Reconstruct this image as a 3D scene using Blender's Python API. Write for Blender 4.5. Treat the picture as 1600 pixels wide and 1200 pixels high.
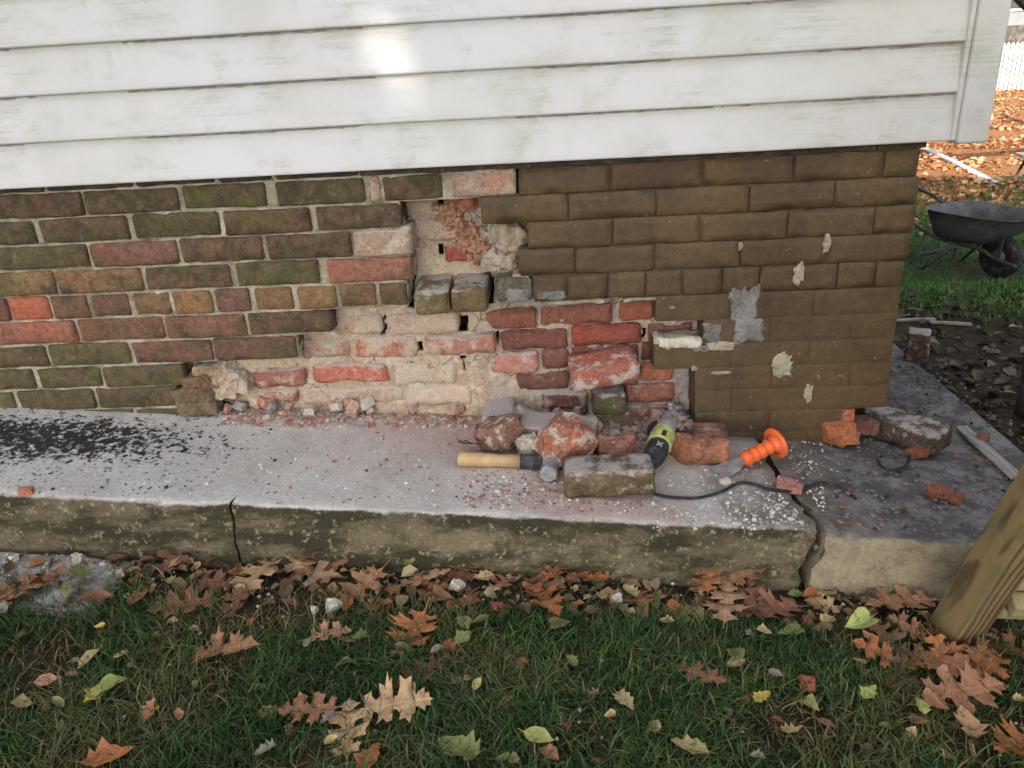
import bpy, bmesh, math, random
import numpy as np
from mathutils import Vector, Matrix, Euler, noise

random.seed(7)
rng = np.random.default_rng(7)
scene = bpy.context.scene
for o in list(bpy.data.objects):
    bpy.data.objects.remove(o)
C = scene.collection
R = math.radians

# ------------------------------------------------------------------ camera
FPX = 1209.0
CAM = Vector((0, -1.87, 0))
_p, _y, _r = R(23), R(3.8), R(3.4)
fwd = Vector((-math.sin(_y) * math.cos(_p), math.cos(_y) * math.cos(_p), -math.sin(_p)))
rt0 = Vector((math.cos(_y), math.sin(_y), 0))
up0 = rt0.cross(fwd)
rgt = rt0 * math.cos(_r) - up0 * math.sin(_r)
upv = up0 * math.cos(_r) + rt0 * math.sin(_r)
cd = bpy.data.cameras.new('camera')
cam = bpy.data.objects.new('camera', cd)
C.objects.link(cam)
m = Matrix((rgt, upv, -fwd)).transposed().to_4x4()
m.translation = CAM
cam.matrix_world = m
cd.sensor_width = 36
cd.lens = FPX / 1600 * 36
cd.clip_start = 0.02
cd.clip_end = 1000
scene.camera = cam

# ------------------------------------------------------------------ sky and sun
SUN_EL, SUN_AZ = R(33), R(194)            # azimuth measured from +y towards +x: behind the photographer
SUN = Vector((math.sin(SUN_AZ) * math.cos(SUN_EL), math.cos(SUN_AZ) * math.cos(SUN_EL), math.sin(SUN_EL)))
w = bpy.data.worlds.new('World')
scene.world = w
w.use_nodes = True
nt = w.node_tree
bg = nt.nodes['Background']
sky = nt.nodes.new('ShaderNodeTexSky')
sky.sky_type = 'NISHITA'
sky.sun_disc = False
sky.sun_elevation = SUN_EL
sky.sun_rotation = SUN_AZ
sky.air_density = 1.0
sky.dust_density = 2.2
sky.ozone_density = 0.6
hsv = nt.nodes.new('ShaderNodeHueSaturation')
hsv.inputs['Saturation'].default_value = 0.36
nt.links.new(sky.outputs[0], hsv.inputs['Color'])
nt.links.new(hsv.outputs[0], bg.inputs[0])
bg.inputs[1].default_value = 0.15
sl = bpy.data.lights.new('sun', 'SUN')
sl.energy = 4.0
sl.angle = R(0.53)
sl.color = (1.0, 0.89, 0.74)
so = bpy.data.objects.new('sun', sl)
C.objects.link(so)
so.rotation_euler = SUN.to_track_quat('Z', 'Y').to_euler()
so.location = SUN * 30
scene.view_settings.view_transform = 'Standard'
scene.view_settings.look = 'None'
scene.view_settings.gamma = 1
scene.view_settings.use_curve_mapping = False
scene.view_settings.exposure = 1.1
try:
    scene.cycles.use_denoising = True
    scene.cycles.max_bounces = 6
    scene.cycles.transparent_max_bounces = 4
except Exception:
    pass


# ------------------------------------------------------------------ survey helpers (points on the real surfaces)
def ray(x, y):
    return fwd + rgt * ((x - 800) / FPX) - upv * ((y - 600) / FPX)


def at_y(x, y, Y):
    d = ray(x, y)
    return CAM + d * ((Y - CAM.y) / d.y)


def at_plane(x, y, z0, a=0.0, h=0.0):
    d = ray(x, y)
    t = (z0 + h + a * CAM.x - CAM.z) / (d.z - a * d.x)
    return CAM + d * t


SZ, SA = -0.935, -0.078                   # the concrete apron falls to the right


def slab_z(x):
    return SZ + SA * x


def on_slab(x, y, h=0.0):
    return at_plane(x, y, SZ, SA, h)


def sstep(a, b, v):
    t = min(1, max(0, (v - a) / (b - a)))
    return t * t * (3 - 2 * t)


def ground_z(x, y):
    f = -1.087 - 0.08 * max(-2.5, min(1.6, x))
    k = -1.062 - 0.44 * sstep(1.0, 3.4, y)
    t = sstep(-0.5, 0.25, y)
    return f * (1 - t) + k * t


def on_ground(x, y, h=0.0):
    d = ray(x, y)
    t = 0.5
    p = CAM.copy()
    while t < 60:
        p = CAM + d * t
        if p.z <= ground_z(p.x, p.y) + h:
            break
        t += 0.01 if t < 6 else 0.05
    return p


def wall_x(px, z, Y):
    """x on the plane y=Y at height z that stands under picture column px"""
    lo, hi = -4.0, 4.0
    for _ in range(40):
        mid = (lo + hi) / 2
        q = Vector((mid, Y, z)) - CAM
        u = 800 + FPX * q.dot(rgt) / q.dot(fwd)
        if u < px:
            lo = mid
        else:
            hi = mid
    return (lo + hi) / 2


# ------------------------------------------------------------------ materials
class NT:
    def __init__(s, name, rough=0.9, spec=0.25):
        s.mat = bpy.data.materials.new(name)
        s.mat.use_nodes = True
        s.t = s.mat.node_tree
        s.b = s.t.nodes['Principled BSDF']
        s.b.inputs['Roughness'].default_value = rough
        s.b.inputs['Specular IOR Level'].default_value = spec
        s.pos = s.nd('ShaderNodeNewGeometry').outputs['Position']
        s.nrm = s.t.nodes[-1].outputs['Normal']
        s.nz = s.sep(s.nrm, 2)

    def nd(s, ty):
        return s.t.nodes.new(ty)

    def put(s, sock, v):
        if hasattr(v, 'is_linked') or hasattr(v, 'links'):
            s.t.links.new(v, sock)
        elif isinstance(v, (tuple, list)) and len(v) == 3 and sock.type == 'RGBA':
            sock.default_value = (*v, 1)
        else:
            sock.default_value = v

    def sep(s, v, i):
        n = s.nd('ShaderNodeSeparateXYZ')
        s.put(n.inputs[0], v)
        return n.outputs[i]

    def math(s, op, a, b=0.0, clamp=False):
        n = s.nd('ShaderNodeMath')
        n.operation = op
        n.use_clamp = clamp
        s.put(n.inputs[0], a)
        s.put(n.inputs[1], b)
        return n.outputs[0]

    def mul(s, a, b):
        return s.math('MULTIPLY', a, b)

    def add(s, a, b):
        return s.math('ADD', a, b)

    def step(s, v, a, b):
        n = s.nd('ShaderNodeMapRange')
        n.interpolation_type = 'SMOOTHSTEP'
        s.put(n.inputs[0], v)
        inv = a > b
        n.inputs[1].default_value = b if inv else a
        n.inputs[2].default_value = a if inv else b
        n.inputs[3].default_value = 1 if inv else 0
        n.inputs[4].default_value = 0 if inv else 1
        return n.outputs[0]

    def mix(s, f, a, b, mode='MIX'):
        n = s.nd('ShaderNodeMix')
        n.data_type = 'RGBA'
        n.blend_type = mode
        s.put(n.inputs['Factor'], f)
        s.put(n.inputs[6], a)
        s.put(n.inputs[7], b)
        return n.outputs[2]

    def noise(s, scale, detail=5, rough=0.6, vec=None, stretch=None, dist=0.0):
        n = s.nd('ShaderNodeTexNoise')
        n.inputs['Scale'].default_value = scale
        n.inputs['Detail'].default_value = detail
        n.inputs['Roughness'].default_value = rough
        n.inputs['Distortion'].default_value = dist
        v = vec or s.pos
        if stretch:
            mp = s.nd('ShaderNodeMapping')
            mp.inputs['Scale'].default_value = stretch
            s.put(mp.inputs[0], v)
            v = mp.outputs[0]
        s.put(n.inputs['Vector'], v)
        return n.outputs[0]

    def voro(s, scale):
        n = s.nd('ShaderNodeTexVoronoi')
        n.inputs['Scale'].default_value = scale
        s.put(n.inputs['Vector'], s.pos)
        return n.outputs[0]

    def grey(s, v, lo, hi):
        """value -> grey colour between lo and hi"""
        n = s.nd('ShaderNodeMapRange')
        s.put(n.inputs[0], v)
        n.inputs[1].default_value = 0.33
        n.inputs[2].default_value = 0.67
        n.inputs[3].default_value = lo
        n.inputs[4].default_value = hi
        return n.outputs[0]

    def bump(s, h, strength=0.4, dist=0.004):
        n = s.nd('ShaderNodeBump')
        n.inputs['Strength'].default_value = strength
        n.inputs['Distance'].default_value = dist
        s.put(n.inputs['Height'], h)
        s.t.links.new(n.outputs[0], s.b.inputs['Normal'])

    def info(s):
        return s.nd('ShaderNodeObjectInfo').outputs

    def attr(s, name):
        n = s.nd('ShaderNodeAttribute')
        n.attribute_name = name
        return n.outputs['Color']

    def done(s, col):
        s.put(s.b.inputs['Base Color'], col)
        return s.mat


def plain(name, col, rough=0.6, metal=0.0, var=0.25, scale=60, bump=0.1):
    n = NT(name, rough, 0.4)
    n.b.inputs['Metallic'].default_value = metal
    v = n.noise(scale)
    c = n.mix(1, col, n.grey(v, 1 - var, 1 + var), 'MULTIPLY')
    d = n.step(n.noise(scale * 0.35, 7, 0.75), 0.5, 0.68)
    c = n.mix(n.mul(d, 0.5 * min(1, var * 3)), c, (0.33, 0.3, 0.27))
    n.bump(v, bump, 0.003)
    return n.done(c)


def mat_brick():
    n = NT('old_brick', 0.92, 0.15)
    i = n.info()
    col, al, idx = i['Color'], i['Alpha'], n.mul(i['Object Index'], 0.01)
    a, b, c3, d = n.noise(13, 9, 0.74), n.noise(70, 6, 0.75), n.noise(6, 5, .65), n.noise(24, 8, 0.76, dist=0.4)
    c = n.mix(1, col, n.grey(b, 0.68, 1.3), 'MULTIPLY')
    c = n.mix(n.step(c3, 0.45, 0.65), c, n.mix(1, c, (1.12, 0.94, 0.84), 'MULTIPLY'))
    g = n.step(n.add(a, n.mul(al, 0.4)), 0.64, 0.84)
    grime_shade = n.mix(n.step(d, 0.42, 0.6), (0.07, 0.055, 0.036), (0.14, 0.102, 0.063))
    c = n.mix(n.mul(g, 0.93), c, grime_shade)
    ms = n.mul(n.step(n.noise(11, 6, 0.7), 0.52, 0.66), n.step(al, 0.3, 0.7))
    c = n.mix(n.mul(ms, 0.8), c, n.mix(n.step(c3, 0.46, 0.56), (0.125, 0.118, 0.03), (0.06, 0.105, 0.04)))
    pit = n.step(n.noise(125, 4, .75), .585, .66)
    c = n.mix(n.mul(pit, .55), c, n.mix(1, c, (.35, .33, .3), 'MULTIPLY'))
    c = n.mix(n.mul(n.step(n.noise(48, 7, .78), .57, .66), .4), c, (0.3, 0.25, 0.18))
    # pale dust and lime where the wall was broken open
    du = n.mul(n.step(n.add(d, n.mul(n.step(n.nz, 0.3, 0.8), 0.3)), 0.62, 0.38), 0)
    lime = n.step(n.add(n.add(n.noise(17, 8, 0.75), n.mul(n.math('SUBTRACT', n.noise(4.5, 4, .6), .48), n.mul(idx, 1.1))), n.add(n.mul(idx, 0.33), n.mul(n.step(n.nz, 0.35, 0.85), n.mul(idx, 0.45)))), 0.66, 0.8)
    c = n.mix(n.mul(lime, 0.85), c, n.mix(n.step(n.nz, .4, .8), n.mix(n.step(a, 0.42, 0.58), (0.5, 0.41, 0.34), (0.56, 0.46, 0.34)), (0.47, 0.42, 0.4)))
    c = n.mix(1, c, n.grey(n.noise(180, 3, .7), 0.8, 1.2), 'MULTIPLY')
    n.bump(n.add(n.mul(b, 0.9), n.mul(n.noise(190, 3), 0.6)), 0.75, 0.005)
    return n.done(c)


def mat_coat():
    n = NT('brown_coating', 0.62, 0.3)
    i = n.info()
    a, b, c3 = n.noise(5, 5, 0.6), n.noise(45, 6, 0.7), n.noise(2.2, 3)
    c = n.mix(n.step(a, 0.35, 0.65), (0.084, 0.055, 0.029), (0.112, 0.075, 0.039))
    c = n.mix(n.mul(n.step(c3, 0.48, 0.62), 0.6), c, (0.135, 0.084, 0.037))
    c = n.mix(n.mul(n.step(n.noise(3.1, 5, .65), 0.5, 0.66), 0.6), c, (0.058, 0.041, 0.027))
    c = n.mix(1, c, n.grey(b, 0.8, 1.2), 'MULTIPLY')
    c = n.mix(1, c, n.grey(n.noise(170, 3, .7), 0.85, 1.15), 'MULTIPLY')
    c = n.mix(n.mul(n.step(n.noise(9, 7, 0.7), 0.57, 0.7), n.mul(i['Alpha'], 0.8)), c, (0.07, 0.07, 0.026))
    sc = n.step(n.noise(38, 7, 0.75, dist=1.0), 0.64, 0.68)
    c = n.mix(n.mul(sc, 0.8), c, (0.42, 0.36, 0.27))
    n.bump(n.add(n.mul(n.noise(12, 7, .7), 1.0), n.mul(b, 0.5)), 0.6, 0.007)
    return n.done(c)


def mat_mortar(name, light, tan, dark, dk=0.62):
    n = NT(name, 0.95, 0.1)
    a, b = n.noise(12, 7, 0.68), n.noise(90, 5, 0.75)
    c = n.mix(n.step(a, 0.4, 0.62), light, tan)
    c = n.mix(n.mul(n.step(n.noise(20, 7, 0.72), dk - .06, dk + 0.1), .85), c, dark)
    if name == 'lime_mortar':
        c = n.mix(n.mul(n.step(n.noise(7, 8, .74), .48, .63), .58), c, (0.12, 0.103, 0.062))
        c = n.mix(n.mul(n.step(n.noise(4.3, 7, .7), .52, .64), .6), c, (0.16, 0.15, 0.07))
    c = n.mix(1, c, n.grey(b, 0.72, 1.2), 'MULTIPLY')
    n.bump(n.add(n.mul(n.noise(30, 6, 0.7), 1.0), n.mul(b, 0.6)), 0.9, 0.008)
    return n.done(c)


def mat_inner():
    """exposed bedding mortar behind the missing face bricks, with brick dust smeared on it"""
    n = NT('bedding_mortar', 0.95, 0.1)
    a, b = n.noise(9, 7, 0.68), n.noise(80, 5, 0.75)
    x, z = n.sep(n.pos, 0), n.sep(n.pos, 2)
    c = n.mix(n.step(a, 0.4, 0.62), (0.62, 0.52, 0.38), (0.52, 0.4, 0.29))
    c = n.mix(n.mul(n.step(n.noise(13, 6, 0.7), 0.5, 0.64), 0.6), c, (0.46, 0.27, 0.2))
    lav = n.mul(n.step(n.add(x, n.mul(a, 0.3)), -0.12, 0.08), n.step(n.noise(7, 4), 0.42, 0.56))
    c = n.mix(n.mul(lav, 0.75), c, (0.42, 0.38, 0.39))
    c = n.mix(n.mul(n.step(n.noise(26, 6, 0.75), 0.6, 0.72), 0.7), c, (0.2, 0.15, 0.1))
    vd = n.nd('ShaderNodeTexVoronoi')
    vd.feature = 'DISTANCE_TO_EDGE'
    vd.inputs['Scale'].default_value = 15
    wv = n.nd('ShaderNodeVectorMath')
    wv.operation = 'ADD'
    nn = n.nd('ShaderNodeTexNoise')
    nn.inputs['Scale'].default_value = 25
    n.put(nn.inputs['Vector'], n.pos)
    sc_ = n.nd('ShaderNodeVectorMath')
    sc_.operation = 'SCALE'
    sc_.inputs['Scale'].default_value = 0.05
    n.put(sc_.inputs[0], nn.outputs['Color'])
    n.put(wv.inputs[0], n.pos)
    n.put(wv.inputs[1], sc_.outputs[0])
    n.put(vd.inputs['Vector'], wv.outputs[0])
    crk = n.mul(n.step(vd.outputs[0], 0.035, 0.008), n.step(n.noise(8, 4), 0.48, 0.56))
    c = n.mix(n.mul(crk, 0.8), c, (0.13, 0.09, 0.06))
    c = n.mix(1, c, n.grey(b, 0.7, 1.2), 'MULTIPLY')
    n.bump(n.add(n.mul(n.noise(26, 7, 0.7), 1.0), n.mul(b, 0.6)), 0.9, 0.01)
    return n.done(c)


def mat_slab():
    n = NT('apron_concrete', 0.93, 0.15)
    i = n.info()
    x, y = n.sep(n.pos, 0), n.sep(n.pos, 1)
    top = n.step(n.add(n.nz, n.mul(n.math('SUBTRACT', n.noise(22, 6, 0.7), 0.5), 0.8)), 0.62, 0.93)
    a, b, f = n.noise(5, 7, 0.65), n.noise(120, 5, 0.75), n.noise(28, 7, 0.72)
    t = n.mix(n.step(a, 0.35, 0.65), (0.66, 0.636, 0.605), (0.56, 0.537, 0.507))
    t = n.mix(n.mul(n.step(f, 0.55, 0.7), 0.35), t, (0.29, 0.27, 0.25))
    # brick dust, strongest below the broken part of the wall
    ax = n.add(x, n.mul(n.math('SUBTRACT', a, 0.5), 0.5))
    pk = n.mul(n.step(ax, -0.85, -0.35), n.step(ax, 0.42, 0.2))
    pk = n.mul(pk, n.step(n.add(n.add(y, n.mul(n.step(ax, -0.2, 0.05), 0.3)), n.mul(n.math('SUBTRACT', f, 0.5), 0.5)), -0.38, -0.06))
    t = n.mix(n.mul(pk, n.grey(n.noise(16, 6, 0.7), 0.35, 0.95)), t, (0.47, 0.315, 0.275))
    # rougher, dirtier concrete towards the broken end and round the corner
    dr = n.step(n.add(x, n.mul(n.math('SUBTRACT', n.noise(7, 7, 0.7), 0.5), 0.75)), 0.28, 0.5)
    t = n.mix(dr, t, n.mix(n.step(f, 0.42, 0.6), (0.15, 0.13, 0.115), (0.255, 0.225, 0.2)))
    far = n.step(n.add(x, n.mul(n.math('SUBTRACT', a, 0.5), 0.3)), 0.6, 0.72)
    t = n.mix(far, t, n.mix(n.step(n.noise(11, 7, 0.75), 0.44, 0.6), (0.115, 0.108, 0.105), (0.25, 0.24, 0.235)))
    # black tar and lichen blotches at the left end
    px_ = n.math('DIVIDE', n.math('SUBTRACT', x, -1.36), 0.5)
    py_ = n.math('DIVIDE', n.math('SUBTRACT', y, -0.16), 0.15)
    rr = n.math('SQRT', n.add(n.mul(px_, px_), n.mul(py_, py_)))
    blot = n.step(n.add(n.noise(48, 7, 0.72), n.mul(n.step(rr, 1.5, 0.1), 0.24)), 0.62, 0.69)
    blot = n.mul(blot, n.step(rr, 1.35, 1.0))
    sp_ = n.mul(n.step(n.voro(52), .30, .22), n.mul(n.step(rr, 2.1, 0.9), n.step(n.noise(19, 3), .47, .53)))
    sp_ = n.mul(sp_, n.step(x, -0.72, -0.8))
    blot = n.math('MAXIMUM', blot, sp_)
    t = n.mix(n.mul(blot, 0.96), t, (0.018, 0.019, 0.018))
    lt = n.step(n.noise(95, 4, 0.6), 0.70, 0.74)
    t = n.mix(n.mul(lt, 0.7), t, (0.66, 0.64, 0.6))
    # weathered riser
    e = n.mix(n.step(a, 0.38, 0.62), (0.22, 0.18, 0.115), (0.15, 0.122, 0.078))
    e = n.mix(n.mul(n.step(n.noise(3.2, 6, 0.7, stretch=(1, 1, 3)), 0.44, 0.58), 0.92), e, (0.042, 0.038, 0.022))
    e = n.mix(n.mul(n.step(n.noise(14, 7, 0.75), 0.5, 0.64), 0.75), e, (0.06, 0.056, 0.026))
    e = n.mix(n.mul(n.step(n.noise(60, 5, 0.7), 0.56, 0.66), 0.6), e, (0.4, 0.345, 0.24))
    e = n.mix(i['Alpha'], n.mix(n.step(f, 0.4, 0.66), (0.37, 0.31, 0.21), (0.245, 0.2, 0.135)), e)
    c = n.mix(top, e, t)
    c = n.mix(1, c, n.grey(b, 0.8, 1.16), 'MULTIPLY')
    n.bump(n.add(n.mul(n.noise(45, 7, 0.75), 0.8), n.mul(n.noise(160, 4, 0.7), 0.7)), 0.8, 0.006)
    return n.done(c)


def mat_siding():
    n = NT('white_siding', 0.5, 0.4)
    n.b.inputs['Specular IOR Level'].default_value = 0.3
    a = n.noise(2.2, 5, 0.6)
    gr = n.noise(20, 6, 0.65, stretch=(0.35, 1, 9))
    st = n.noise(6, 7, 0.72, stretch=(1, 1, 1.5), dist=0.5)
    x = n.sep(n.pos, 0)
    c = n.mix(n.step(a, 0.35, 0.7), (0.655, 0.662, 0.672), (0.62, 0.615, 0.59))
    c = n.mix(n.mul(n.step(x, 0.1, 0.9), 0.55), c, (0.53, 0.51, 0.45))
    c = n.mix(n.mul(n.step(st, 0.46, 0.7), n.mul(n.step(gr, 0.3, 0.7), 0.8)), c, (0.36, 0.365, 0.28))
    c = n.mix(n.mul(n.step(n.noise(4, 4, 0.6), 0.5, 0.68), 0.28), c, (0.45, 0.45, 0.35))
    sp = n.step(n.noise(75, 3, 0.6), 0.745, 0.77)
    c = n.mix(n.mul(sp, 0.75), c, (0.09, 0.075, 0.06))
    n.bump(gr, 0.16, 0.002)
    return n.done(c)


def mat_lap_shadow():
    n = NT('lap_shadow', 0.95, 0.1)  # colour of the strips that stand in for shadow below the siding laps
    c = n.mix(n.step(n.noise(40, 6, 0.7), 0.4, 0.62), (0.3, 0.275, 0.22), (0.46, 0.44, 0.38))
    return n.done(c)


def mat_leaf():
    n = NT('dry_leaf', 0.72, 0.25)
    i = n.info()
    tc = n.nd('ShaderNodeTexCoord').outputs['Object']
    v = n.noise(40, 5, 0.65, vec=tc)
    c = n.mix(1, i['Color'], n.grey(v, 0.6, 1.3), 'MULTIPLY')
    yy = n.math('ABSOLUTE', n.sep(tc, 1))
    c = n.mix(n.mul(n.step(yy, 0.0028, 0.0008), 0.5), c, n.mix(1, i['Color'], (1.5, 1.4, 1.3), 'MULTIPLY'))
    sv = n.math('FRACT', n.mul(n.math('SUBTRACT', n.sep(tc, 0), n.mul(yy, 0.8)), 62))
    sv = n.math('ABSOLUTE', n.math('SUBTRACT', sv, 0.5))
    c = n.mix(n.mul(n.step(sv, 0.09, 0.02), 0.4), c, n.mix(1, i['Color'], (1.45, 1.35, 1.25), 'MULTIPLY'))
    c = n.mix(n.mul(n.step(n.noise(60, 4, 0.7, vec=tc), 0.62, 0.72), 0.7), c, (0.09, 0.045, 0.02))
    n.bump(n.noise(90, 4, vec=tc), 0.35, 0.003)
    n.b.inputs['Subsurface Weight'].default_value = 0.0
    tr = n.nd('ShaderNodeBsdfTranslucent')
    n.put(tr.inputs[0], c)
    mx = n.nd('ShaderNodeMixShader')
    mx.inputs[0].default_value = 0.18
    out = n.t.nodes['Material Output']
    n.t.links.new(n.b.outputs[0], mx.inputs[1])
    n.t.links.new(tr.outputs[0], mx.inputs[2])
    n.t.links.new(mx.outputs[0], out.inputs[0])
    return n.done(c)


def mat_attr(name, rough=0.85, var=0.3, scale=90, bump=0.4):
    n = NT(name, rough, 0.2)
    v = n.noise(scale, 5, 0.7)
    c = n.mix(1, n.attr('tint'), n.grey(v, 1 - var, 1 + var), 'MULTIPLY')
    n.bump(v, bump, 0.003)
    return n.done(c)


def mat_ground():
    n = NT('soil_and_turf', 0.95, 0.1)
    x, y = n.sep(n.pos, 0), n.sep(n.pos, 1)
    a, b, f = n.noise(3, 7, 0.7), n.noise(60, 6, 0.75), n.noise(17, 7, 0.72)
    soil = n.mix(n.step(f, 0.4, 0.62), (0.036, 0.028, 0.018), (0.085, 0.063, 0.042))
    soil = n.mix(n.mul(n.step(b, 0.6, 0.7), 0.6), soil, (0.17, 0.125, 0.08))
    turf = n.mix(n.step(f, 0.4, 0.6), (0.03, 0.055, 0.018), (0.06, 0.085, 0.028))
    turf = n.mix(n.mul(n.step(n.noise(8, 6, 0.7), 0.5, 0.64), 0.7), turf, (0.12, 0.09, 0.04))
    lit = n.mix(n.step(f, 0.4, 0.6), (0.3, 0.13, 0.05), (0.4, 0.215, 0.1))
    lit = n.mix(n.step(n.noise(30, 6, 0.75), 0.5, 0.62), lit, (0.17, 0.07, 0.03))
    yy = n.add(y, n.mul(n.math('SUBTRACT', a, 0.5), 1.6))
    c = n.mix(n.step(yy, 0.9, 1.3), soil, turf)
    cov = n.step(n.add(n.noise(1.6, 6, 0.7), n.mul(n.step(y, 4.0, 8.5), 0.4)), 0.52, 0.66)
    c = n.mix(n.mul(cov, n.step(y, 4.2, 6.0)), c, lit)
    c = n.mix(1, c, n.grey(b, 0.7, 1.25), 'MULTIPLY')
    n.bump(n.add(f, n.mul(b, 0.6)), 0.9, 0.015)
    return n.done(c)


def mat_wood(name, a, b, d, axis=(1, 1, 0.12), scale=26):
    """grained timber; the grain runs along the local z axis"""
    n = NT(name, 0.75, 0.2)
    tc = n.nd('ShaderNodeTexCoord').outputs['Object']
    g = n.noise(scale, 4, 0.55, vec=tc, stretch=axis, dist=1.6)
    w_ = n.nd('ShaderNodeTexWave')
    w_.inputs['Scale'].default_value = 14
    w_.inputs['Distortion'].default_value = 7
    w_.inputs['Detail'].default_value = 3
    w_.inputs['Detail Scale'].default_value = 1.2
    mp = n.nd('ShaderNodeMapping')
    mp.inputs['Scale'].default_value = (1.3, 1.3, 0.22)
    n.put(mp.inputs[0], tc)
    n.put(w_.inputs['Vector'], mp.outputs[0])
    c = n.mix(n.step(w_.outputs[0], 0.15, 0.85), a, b)
    c = n.mix(n.mul(n.step(g, 0.5, 0.68), 0.5), c, d)
    c = n.mix(n.mul(n.step(n.noise(9, 6, 0.7), 0.5, 0.66), 0.4), c, (0.11, 0.12, 0.05))
    n.bump(n.add(g, n.mul(w_.outputs[0], 0.4)), 0.4, 0.003)
    return n.done(c)


def mat_chipface():
    """broken brick with lime still sticking to it"""
    n = NT('broken_brick', 0.95, 0.1)
    i = n.info()
    a, b = n.noise(26, 7, 0.72, dist=0.4), n.noise(85, 5, 0.75)
    c = n.mix(1, i['Color'], n.grey(b, 0.62, 1.3), 'MULTIPLY')
    c = n.mix(n.step(n.noise(15, 4), 0.5, 0.62), c, n.mix(1, c, (1.15, 0.9, 0.78), 'MULTIPLY'))
    c = n.mix(n.mul(n.step(n.add(a, n.mul(i['Alpha'], 0.34)), 0.68, 0.76), 0.92), c, (0.6, 0.53, 0.45))
    c = n.mix(n.mul(n.step(n.noise(22, 6, 0.7), 0.6, 0.7), n.mul(i['Object Index'], 0.01)), c, (0.075, 0.075, 0.025))
    n.bump(n.add(n.mul(a, 0.9), n.mul(b, 0.7)), 1.0, 0.008)
    return n.done(c)


M = {
    'brick': mat_brick(), 'coat': mat_coat(), 'slab': mat_slab(), 'siding': mat_siding(), 'grime_shade': mat_lap_shadow(),
    'mortar': mat_mortar('lime_mortar', (0.56, 0.51, 0.39), (0.4, 0.35, 0.255), (0.11, 0.095, 0.065)),
    'inner': mat_inner(), 'chip': mat_chipface(),
    'crumb': mat_mortar('crumbly_mortar', (0.5, 0.29, 0.19), (0.42, 0.23, 0.15), (0.25, 0.13, 0.08)),
    'patch': mat_mortar('cream_patch', (0.47, 0.42, 0.31), (0.4, 0.35, 0.26), (0.2, 0.16, 0.11), 0.66),
    'greypatch': mat_mortar('grey_patch', (0.2, 0.19, 0.18), (0.3, 0.28, 0.26), (0.1, 0.09, 0.085)),
    'stone': mat_mortar('lime_lump', (0.72, 0.66, 0.55), (0.62, 0.55, 0.44), (0.4, 0.34, 0.27), 0.7),
    'leaf': mat_leaf(), 'grass': mat_attr('grass_blades', 0.6, 0.2, 30, 0.05),
    'rubble': mat_attr('rubble_chips', 0.95, 0.3), 'litter': mat_attr('leaf_litter', 0.8, 0.3, 40, 0.2),
    'ground': mat_ground(),
    'steel': plain('dull_steel', (0.33, 0.325, 0.335), 0.55, 0.3, 0.35, 50, 0.15),
    'black': plain('black_plastic', (0.03, 0.031, 0.034), 0.6, 0, 0.4, 45, 0.12),
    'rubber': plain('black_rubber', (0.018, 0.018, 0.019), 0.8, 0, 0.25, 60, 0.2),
    'lime': plain('lime_green_plastic', (0.46, 0.47, 0.15), 0.6, 0, 0.36, 45, 0.06),
    'silver': plain('silver_label', (0.6, 0.6, 0.6), 0.35, 0.3, 0.1, 60, 0.0),
    'orange': plain('orange_vinyl', (0.85, 0.15, 0.035), 0.42, 0, 0.12, 30, 0.04),
    'handle': plain('hammer_ash', (0.5, 0.335, 0.175), 0.6, 0, 0.16, 30, 0.1),
    'post': mat_wood('treated_pine', (0.25, 0.175, 0.085), (0.105, 0.068, 0.034), (0.14, 0.125, 0.065)),
    'rail': mat_wood('treated_rail', (0.36, 0.31, 0.16), (0.29, 0.25, 0.12), (0.25, 0.24, 0.12)),
    'greywood': mat_wood('grey_lath', (0.36, 0.33, 0.31), (0.28, 0.25, 0.24), (0.18, 0.16, 0.15)),
    'bark': plain('dark_bark', (0.04, 0.031, 0.026), 0.95, 0, 0.5, 25, 0.8),
    'barrow': plain('grey_painted_steel', (0.085, 0.092, 0.098), 0.6, 0.1, 0.25, 12, 0.05),
    'barrowframe': plain('dark_painted_tube', (0.05, 0.053, 0.058), 0.5, 0.2, 0.25, 20, 0.05),
    'white': plain('white_paint', (0.8, 0.8, 0.78), 0.55, 0, 0.06, 20, 0.03),
    'pipe': plain('pale_blue_plastic', (0.5, 0.6, 0.74), 0.4, 0, 0.12, 8, 0.02),
    'greyhouse': plain('grey_house_paint', (0.23, 0.24, 0.26), 0.7, 0, 0.12, 4, 0.05),
    'glass': plain('dark_window_glass', (0.03, 0.035, 0.045), 0.12, 0, 0.1, 4, 0.0),
    'roof': plain('roof_shingle', (0.08, 0.075, 0.07), 0.9, 0, 0.3, 12, 0.4),
    'crown': mat_attr('tree_leaves', 0.6, 0.2, 3, 0.1),
}


# ------------------------------------------------------------------ object helpers
def link(name, me, mat, parent=None, loc=(0, 0, 0), rot=(0, 0, 0), smooth=False):
    o = bpy.data.objects.new(name, me)
    C.objects.link(o)
    if mat is not None and not me.materials:
        me.materials.append(M[mat] if isinstance(mat, str) else mat)
    o.parent = parent
    o.location = loc
    o.rotation_euler = rot
    if smooth:
        me.shade_smooth()
    return o


def tag(o, label, cat, group=None):
    o['label'] = label
    o['category'] = cat
    if group:
        o['group'] = group
    return o


def thing(name, label, cat, loc=(0, 0, 0), rot=(0, 0, 0), group=None):
    o = bpy.data.objects.new(name, None)
    o.empty_display_size = 0.05
    C.objects.link(o)
    o.location = loc
    o.rotation_euler = rot
    return tag(o, label, cat, group)


def mesh(name, vs, fs):
    me = bpy.data.meshes.new(name)
    me.from_pydata([tuple(v) for v in vs], [], fs)
    me.update()
    return me


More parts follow.
